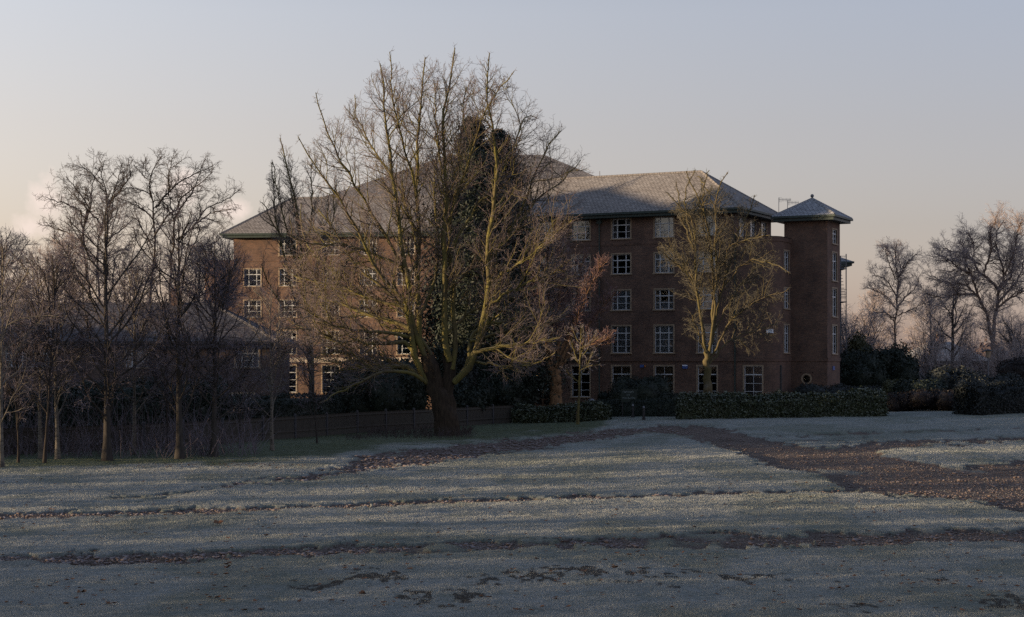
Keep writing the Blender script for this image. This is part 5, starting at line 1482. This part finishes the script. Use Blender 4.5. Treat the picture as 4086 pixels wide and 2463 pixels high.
for x, D, v, sc, rz, lab in ((2236, 150, 1, 1.0, 0, 'upright thin stems rising right of the airy tree'), (2318, 150, 1, .95, 1.5, 'spray of thin stems in front of the oak, on its left'), (2270, 142, 0, .95, 2.6, 'brown twiggy thicket behind the frosted dome shaped bush'), (2350, 146, 2, 1.0, .7, 'brown twiggy thicket below the big oak'), (2425, 140, 0, .9, 3.9, 'twiggy thicket beside the slim street lamp'), (2464, 150, 2, 1.1, 5.0, 'brown thicket at the right edge of the view'), (2190, 152, 2, .95, 4.2, 'twiggy thicket behind the dark evergreen bush'), (2105, 158, 0, 1.1, 3.2, 'twiggy thicket just right of the steel stair')):
    st, cm = V_th[v]; g = at(x, 900, D); g[2] = float(terrain(g[0], g[1]))
    o = empty('thicket', g, lab, 'thicket', 'bare thickets on the far right', rz); o.scale = (sc,) * 3; link('stems', st, o); link('crown', cm, o)
# ------------------------------------------------------------------ conifers
def conifer(h, r, n, seed, top=1.0):
    """irregular pointed evergreen: drooping fans of foliage on tiers of branches"""
    parts = []
    nb_ = int(h * 22); z = h * (.03 + .96 * rng.random(nb_) ** 1.1)
    prof = lambda q: r * np.clip((1 - q) / .6, 0, 1) ** .75 * (1 - .12 * np.exp(-q / .05))
    a = rng.uniform(0, 2 * pi, nb_)
    q = z / h; L = prof(q) * rng.uniform(.72, 1.12, nb_) * (1 + .22 * np.sin(a * 2 + z * .7 + seed)) + .12
    o = np.stack([0 * a, 0 * a, z - .12 * L], 1); d = np.stack([np.cos(a), np.sin(a), .55 + .9 * q], 1)
    P, rr = grow(o, d, L * 1.15, .03 + .02 * L, .008, 6, .1, -.03)
    br = [(*tubes(P, rr, 4), 1)]
    per = max(6, n // nb_); idx = np.repeat(np.arange(nb_), per); u = .3 + .75 * rng.random(len(idx)) ** .8
    c, t, _ = sample(P, rr, idx, np.minimum(u, .999))
    wid = (.1 + .17 * L[idx])[:, None]
    c = c + rng.normal(0, 1, c.shape) * wid * np.array([1, 1, .75])
    nr = unit(c * np.array([1, 1, .0]) + np.array([0, 0, .6]))
    v, f = leaves(c, nr, .1, 2.6, .7); parts.append((v, f, 0))
    zz = np.linspace(.3, h * .9, 14); V = []; F = []
    for i, zc in enumerate(zz):
        for k_ in range(12):
            t_ = 2 * pi * k_ / 12; rad = .66 * prof(zc / h) * (1 + .25 * (hash2(np.array([k_]), np.array([i]), seed)[0] - .5)); V.append((rad * cos(t_), rad * sin(t_), zc))
    for i in range(13):
        for k_ in range(12): F.append((i * 12 + k_, i * 12 + (k_ + 1) % 12, (i + 1) * 12 + (k_ + 1) % 12, (i + 1) * 12 + k_))
    parts.append((np.array(V), np.array(F), 0))
    tr = trunk_mesh('trunk', [np.array([[0, 0, -.2], [0, 0, h * .5], [0, 0, h * .97]])], [np.array([.3, .2, .03])], M['bark_dark'], 8)
    return tr, np_mesh('crown', parts + br, [M['leaf_conifer'], M['bark_dark']])
for x, topy, D, rad, lab in ((1136, 286, 122.0, 3.5, 'tall dark evergreen conifer behind the big tree, the taller left top of two'), (1202, 318, 123.5, 3.9, 'dark evergreen conifer, the lower right top of two, before the facade')):
    g = at(x, 900, D); g[2] = float(terrain(g[0], g[1])); tr, cm = conifer(at(0, topy, D)[2] - g[2], rad, 95000, int(x))
    o = empty('conifer', g, lab, 'tree', 'pair of tall conifers'); link('trunk', tr, o); link('crown', cm, o)

# ------------------------------------------------------------------ hedges and evergreen shrubs
def hedge(name, pa, pb, h, depth, n, size, mat, lab, wav=.15, seed=1, hfun=None, stand=None):
    a, b = pa, pb; an = atan2(b[1] - a[1], b[0] - a[0]); L = float(np.linalg.norm((b - a)[:2]))
    me = hedge_mesh(0, L, depth, h, n, size, mat, wav, seed, True, hfun)
    sl = (b[2] - a[2]) / L
    co = np.zeros(len(me.vertices) * 3, np.float32); me.vertices.foreach_get('co', co); co[2::3] += co[0::3] * sl - .03; me.vertices.foreach_set('co', co)
    return tag(link(name, me, None, a, an), lab, 'hedge')
hedge('hedge', gp(1638, 1009) + np.array([0, .6, 0]), gp(2128, 1001.5) + np.array([0, .6, 0]), 1.38, 1.5, 26000, .095, M['leaf_hedge'], 'long loose green hedge with frosted tips at the lawn edge, right of the gap', .16, 3)
hedge('hedge', gp(1252, 1018) + np.array([0, .7, 0]), gp(1452, 1012) + np.array([0, .7, 0]), .95, 1.4, 11000, .095, M['leaf_hedge'], 'short frosted hedge left of the gap, between fence end and bollards', .2, 7)
a = gp(1440, 1003); b = gp(1650, 1003); hedge('hedge', a + np.array([0, .5, 0]), b + np.array([0, .5, 0]), 1.15, 1.0, 10000, .06, M['leaf_dark'], 'dark clipped low hedge seen through the gap behind the bollards', .05, 9)
hedge('hedge', gp(2336, 998.5) + np.array([0, .8, 0]), gp(2560, 989) + np.array([0, .8, 0]), 1.8, 2.4, 18000, .08, M['leaf_frost'], 'drooping dark hedge with frosted top at the right edge of the view', .3, 12)
def hz(px, py, D, dz=0): q = at(px, py, D); q[2] = float(terrain(q[0], q[1])) + dz; return q
hedge('hedge', hz(505, 1000, 98), hz(985, 985, 118), 2.15, 1.4, 22000, .08, M['leaf_dark'], 'tall dark clipped hedge rising just behind the fence, left of the big tree', .04, 14)
hedge('hedge', hz(-60, 1040, 88), hz(520, 1000, 98.5), 3.0, 2.2, 26000, .1, M['leaf_dark'], 'high shapeless dark hedge behind the fence and the young trees on the left', .22, 17)


def shrub(name, px, pyb, D, wpx, topy, mat, lab, n=9000, size=.09, nb_=6, seed=1, depth=.8, group=None, lumps=None):
    g = at(px, pyb, D); g[2] = float(terrain(g[0], g[1])); k_ = D / FPX; w_ = wpx * k_ / 2; h_ = at(0, topy, D)[2] - g[2]
    rs = np.random.default_rng(seed); bl = [((0, 0, h_ * .42), (w_ * .72, w_ * depth * .7, h_ * .5))]
    for i in range(nb_):
        a = 2 * pi * i / nb_ + rs.uniform(-.4, .4); q = rs.uniform(.4, .62); zz = h_ * rs.uniform(.3, .68)
        rr = w_ * rs.uniform(.34, .5); bl.append(((cos(a) * w_ * q, sin(a) * w_ * q * depth, zz), (rr, rr * .9, min(h_ - zz, rr * 1.1))))
    for (lx, lz, lr) in (lumps or []): bl.append(((lx * w_, 0, lz * h_), (lr * w_, lr * w_ * .8, lr * h_)))
    return tag(link(name, leafmass(bl, n, size, mat, .02), None, g), lab, 'shrub', group)
shrub('yew_shrub', 1545, 990, 123, 170, 905, M['leaf_dark'], 'spreading dark yew shrub hiding ground floor windows behind the notice board', 14000, .08, 8, 3, .6, None, [(-.55, .55, .28), (.2, .72, .3)])
shrub('evergreen_shrub', 1470, 990, 125.5, 70, 940, M['leaf_dark'], 'low dark shrub left of the spreading yew', 4000, .08, 5, 4)
shrub('evergreen_shrub', 1620, 990, 122, 90, 942, M['leaf_dark'], 'low dark shrub right of the spreading yew', 4500, .08, 5, 5)
shrub('laurel_shrub', 905, 1000, 112, 300, 858, M['leaf_dark'], 'wide dark laurel mass behind the fence, left of the big trunk', 26000, .12, 10, 6, .5)
shrub('ivy_mass', 1180, 1000, 119.5, 165, 868, M['leaf_dark'], 'dark ivy mass hanging over the right end of the fence', 20000, .11, 8, 7, .6)
shrub('ivy_mass', 1100, 1010, 115, 130, 900, M['leaf_dark'], 'dark ivy behind the fence just right of the big trunk', 12000, .11, 7, 8, .6)
shrub('variegated_shrub', 1125, 900, 118, 60, 800, M['leaf_frost'], 'pale frosted leafy patch seen between the stems of the big tree', 5000, .1, 5, 9)
shrub('evergreen_bush', 2085, 945, 140, 130, 822, M['leaf_dark'], 'dark evergreen bush right of the tower, the left one of two', 12000, .11, 7, 10)
shrub('evergreen_bush', 2155, 945, 141, 130, 812, M['leaf_dark'], 'dark rounded evergreen bush, taller of the two right of the tower', 14000, .11, 7, 11)
shrub('olive_bush', 2062, 930, 150, 80, 786, M['leaf_olive'], 'olive green bush behind the steel stair', 9000, .12, 6, 12)
shrub('low_shrub', 1975, 965, 126, 160, 925, M['leaf_frost'], 'low frosted dark shrub under the round window', 9000, .08, 7, 13, .4)
shrub('low_shrub', 2075, 965, 127, 110, 930, M['leaf_frost'], 'low frosted dark shrub between tower foot and rounded bush', 6000, .08, 6, 14, .5)
shrub('rounded_bush', 2157, 975, 126, 80, 907, M['leaf_olive'], 'small rounded dull green bush behind the end of the long hedge', 7000, .08, 6, 15)
shrub('dome_bush', 2290, 1000, 121, 180, 884, M['leaf_frost'], 'big dome shaped bush dusted with frost on the right', 20000, .09, 9, 16)
shrub('red_bush', 2165, 1000, 115.5, 115, 944, M['leaf_red'], 'low reddish brown bush at the right end of the long hedge', 8000, .07, 6, 17, .6)
shrub('red_bush', 2265, 1000, 115, 180, 938, M['leaf_red'], 'low dark reddish bush before the frosted dome', 10000, .07, 8, 18, .4)
shrub('dark_bush', 2215, 1000, 118, 150, 915, M['leaf_dark'], 'dark round bush between the small dull green one and the frosted dome', 11000, .1, 8, 21)
shrub('dark_bush', 2400, 985, 124, 150, 900, M['leaf_frost'], 'dark frosted bush filling in behind the drooping hedge', 11000, .1, 8, 22)
shrub('beech_shrub', 2455, 920, 133, 120, 845, M['leaf_red'], 'rust brown shrub at the right edge behind the drooping hedge', 8000, .09, 7, 19)
shrub('fern_plant', 1872, 960, 121, 50, 935, M['leaf_olive'], 'small leafy plant below the big ground floor window of the bow', 2500, .08, 5, 20)

# far wood closing the horizon and a house in it
bl = []
for i in range(90):
    x = -170 + i * 4.4 + rng.uniform(-2, 2); yy = 330 + rng.uniform(-14, 14); hh = rng.uniform(3.2, 6.2) * (1.25 if x > 60 else 1); bl.append(((x, yy, hh * .5), (rng.uniform(3, 6), 5, hh * .62)))
wd = tag(link('far_woodland', leafmass(bl, 26000, .5, plain('far_wood_brown', (.075, .055, .055), .9, .3, .4), 0)), 'dark distant belt of woodland along the horizon', 'woodland', None, 'stuff')
g = at(2262, 862, 225); g[2] = .8; fh = empty('distant_house', g, 'distant house with pale roof half hidden by thickets on the right', 'house', None, .3)
mb = MB(); mb.prism([(-5, -3.5), (5, -3.5), (5, 3.5), (-5, 3.5)], 0, 3.6); mb.build('wall', M['brick_dark'], fh)
rf, rg, ev = hip_roof(-5.4, 5.4, -3.9, 3.9, 3.7, 6.2); rf.build('roof', M['slate'], fh); ev.build('eaves', M['black'], fh); mb = MB(); mb.box(-.4, .4, -.4, .4, 5.0, 7.2); mb.build('chimney', M['brick'], fh)

# ------------------------------------------------------------------ unseen block and leaf screen added beyond the left edge to shape the shadows
SUN_EL, SUN_T = R(4.2), np.array([1.0, .25])
OX = -64.0
ab = empty('shade_block', (OX - 14, 114.5, 0), 'unseen brick block added beyond the left edge to shade the facade', 'building')
mb = MB(); mb.prism([(-12, -9.6), (12, -9.6), (12, 8.2), (-12, 8.2)], 0, 20.7); mb.build('wall', M['brick'], ab)
rf, rg, ev = hip_roof(-12.6, 12.6, -10.2, 8.8, 20.8, 24.4); rf.build('roof', M['tile'], ab); ev.build('eaves', M['green'], ab)
def screen():
    """added leaf screen, out of view: solid foot, thin top that lets part of the sun through"""
    n = 90000; y = rng.uniform(-30, 101, n); z = rng.uniform(0, 9.3, n) ** 1.0
    # openness along the screen, with gaps set to lay sun bands on the lawn
    g = .05 + .08 * sm(y, 24, 31) + .14 * sm(fbm(y * .55, y * 0 + z * .12, 41, 3), .42, .66) * sm(y, 24, 30)
    for c, w_, a_ in ((27.8, .9, .3), (32.6, 1.1, .5), (36.6, 1.8, .85), (42.4, 1.1, .65), (48.2, 1.0, .45), (56.2, 1.4, .9), (61.8, 1.1, .45)): g = g + a_ * np.exp(-((y - c + .5 * np.sin(z)) / w_) ** 2)
    g = np.where(y > 65, .05, g); g = np.clip(g, .03, .96)
    cov = -np.log(g) / 1.3
    low = z < np.where(y > 65, 7.2, 2.2)
    ok = rng.random(n) < np.where(low, 1, np.clip(cov, 0, 1.9) / 1.9)
    y, z = y[ok], z[ok]; x = rng.normal(0, .9, len(y))
    v, f = leaves(np.stack([x, y, z], 1), np.stack([np.sign(x), 0 * x, 0 * x + .2], 1), .22, 1.5, .6)
    m = 250; ys = np.linspace(-30, 101, m); ht = np.where(ys > 65, 7.4 + 1.4 * fbm(ys * .8, ys * 0, 91, 3), 2.0 + .6 * fbm(ys * .8, ys * 0, 92, 3))
    V = np.array([(dx, a, q * ht[i]) for i, a in enumerate(ys) for dx, q in ((-.9, 0), (-.7, .9), (0, 1), (.7, .9), (.9, 0))]); F = np.array([(i * 5 + k, i * 5 + k + 1, i * 5 + k + 6, i * 5 + k + 5) for i in range(m - 1) for k in range(4)])
    return np_mesh('foliage', [(v, f, 0), (V, F, 0)], [M['leaf_dark']])


tag(link('shade_screen', screen(), None, (OX, 0, 0)), 'unseen leaf screen added beyond the left edge to band the lawn with sun', 'hedge')

# ------------------------------------------------------------------ sky, sun, camera
W = bpy.data.worlds.new('World'); S.world = W; W.use_nodes = True; nt = W.node_tree
bg = nt.nodes['Background']; out = nt.nodes['World Output']
sky = N(nt, 'ShaderNodeTexSky', sky_type='NISHITA'); sky.sun_disc = False
SROT = atan2(SUN_T[0], -SUN_T[1])
sky.sun_elevation = SUN_EL; sky.sun_rotation = SROT; sky.altitude = 50; sky.air_density = 1.0; sky.dust_density = 1.0; sky.ozone_density = 1.0
geo = N(nt, 'ShaderNodeTexCoord'); dirv = geo.outputs['Generated']
hsv = N(nt, 'ShaderNodeHueSaturation'); hsv.inputs['Saturation'].default_value = .45; hsv.inputs['Value'].default_value = 1.0
nt.links.new(sky.outputs[0], hsv.inputs['Color'])
cl_ = N(nt, 'ShaderNodeMix', data_type='RGBA', blend_type='DARKEN'); cl_.inputs[0].default_value = 1; nt.links.new(hsv.outputs[0], cl_.inputs[6]); cl_.inputs[7].default_value = (2.9, 2.75, 2.6, 1)
sepd = N(nt, 'ShaderNodeSeparateXYZ'); nt.links.new(dirv, sepd.inputs[0])
skyc = mix(nt, 1.0, cl_.outputs[2], ramp(nt, sepd.outputs[2], [(0, (.72, .65, .69)), (.08, (.80, .75, .83)), (.135, (.87, .83, .93)), (.2, (.97, .97, 1.12)), (.5, (.78, .96, 1.3))]), 'MULTIPLY')
mrx = N(nt, 'ShaderNodeMapRange'); mrx.inputs[1].default_value = -.32; mrx.inputs[2].default_value = .32; nt.links.new(sepd.outputs[0], mrx.inputs[0])
skyc = mix(nt, 1.0, skyc, ramp(nt, mrx.outputs[0], [(0, (1.25, 1.15, 1.09)), (1, (.95, .94, 1.0))]), 'MULTIPLY')
# small sunlit clouds low on the left
def cloud(az, el, raz, rel, seedv):
    c = Vn = np.array([sin(az) * cos(el), cos(az) * cos(el), sin(el)])
    sp = N(nt, 'ShaderNodeVectorMath', operation='SUBTRACT'); nt.links.new(dirv, sp.inputs[0]); sp.inputs[1].default_value = tuple(c)
    mp = N(nt, 'ShaderNodeMapping'); mp.inputs['Rotation'].default_value = (0, 0, az); nt.links.new(sp.outputs[0], mp.inputs[0])
    sc = N(nt, 'ShaderNodeVectorMath', operation='MULTIPLY'); nt.links.new(mp.outputs[0], sc.inputs[0]); sc.inputs[1].default_value = (1 / raz, 0.01, 1 / rel)
    ln = N(nt, 'ShaderNodeVectorMath', operation='LENGTH'); nt.links.new(sc.outputs[0], ln.inputs[0])
    nz = N(nt, 'ShaderNodeTexNoise'); nz.inputs['Scale'].default_value = 95; nz.inputs['Detail'].default_value = 5; nz.inputs['Roughness'].default_value = .55
    nt.links.new(dirv, nz.inputs['Vector'])
    d = math_(nt, 'ADD', ln.outputs['Value'], math_(nt, 'MULTIPLY', math_(nt, 'SUBTRACT', nz.outputs['Fac'], .5), 1.5))
    return ramp(nt, d, [(.3, (.85,) * 3), (1.15, (0,) * 3)])
ang = lambda px: math.atan((px - CX) / FPX)
ele = lambda py: math.atan((HY - py) / FPX)
f1 = cloud(ang(108), ele(495), .011, .017, 0); f2 = cloud(ang(75), ele(555), .016, .008, 0); f3 = cloud(ang(440), ele(455), .013, .012, 0); f4 = cloud(ang(565), ele(508), .012, .007, 0)
cm_ = math_(nt, 'MAXIMUM', math_(nt, 'MAXIMUM', f1, f2), math_(nt, 'MAXIMUM', f3, f4))
CLOUD = mix(nt, math_(nt, 'MULTIPLY', cm_, .75), skyc, (3.3, 2.72, 2.45))
nt.links.new(CLOUD, bg.inputs['Color']); bg.inputs['Strength'].default_value = .12

sl = bpy.data.lights.new('sun', 'SUN'); sl.energy = 4.4; sl.angle = R(.5); sl.color = (1, .74, .46)
so_ = bpy.data.objects.new('sun', sl); COL.objects.link(so_)
h_ = SUN_T / np.linalg.norm(SUN_T); d = np.array([h_[0] * cos(SUN_EL), h_[1] * cos(SUN_EL), -sin(SUN_EL)])
import mathutils
so_.rotation_euler = mathutils.Vector(d).to_track_quat('-Z', 'Y').to_euler(); so_.location = (-40, 0, 60)

cam = bpy.data.cameras.new('camera'); co_ = bpy.data.objects.new('camera', cam); COL.objects.link(co_)
co_.location = (0, 0, EYE); co_.rotation_euler = (pi / 2, 0, 0); cam.sensor_width = 36; cam.lens = 36 * FPX / 2464; cam.shift_y = (HY - 742.5) / 2464
cam.clip_end = 6000; S.camera = co_
S.view_settings.view_transform = 'Standard'; S.view_settings.look = 'None'; S.view_settings.exposure = 1.35; S.view_settings.gamma = 1
S.render.resolution_x, S.render.resolution_y = 1024, 617
S.cycles.max_bounces = 6; S.cycles.transparent_max_bounces = 12; S.cycles.use_denoising = False; S.cycles.sample_clamp_indirect = 4
S.cycles.use_adaptive_sampling = False
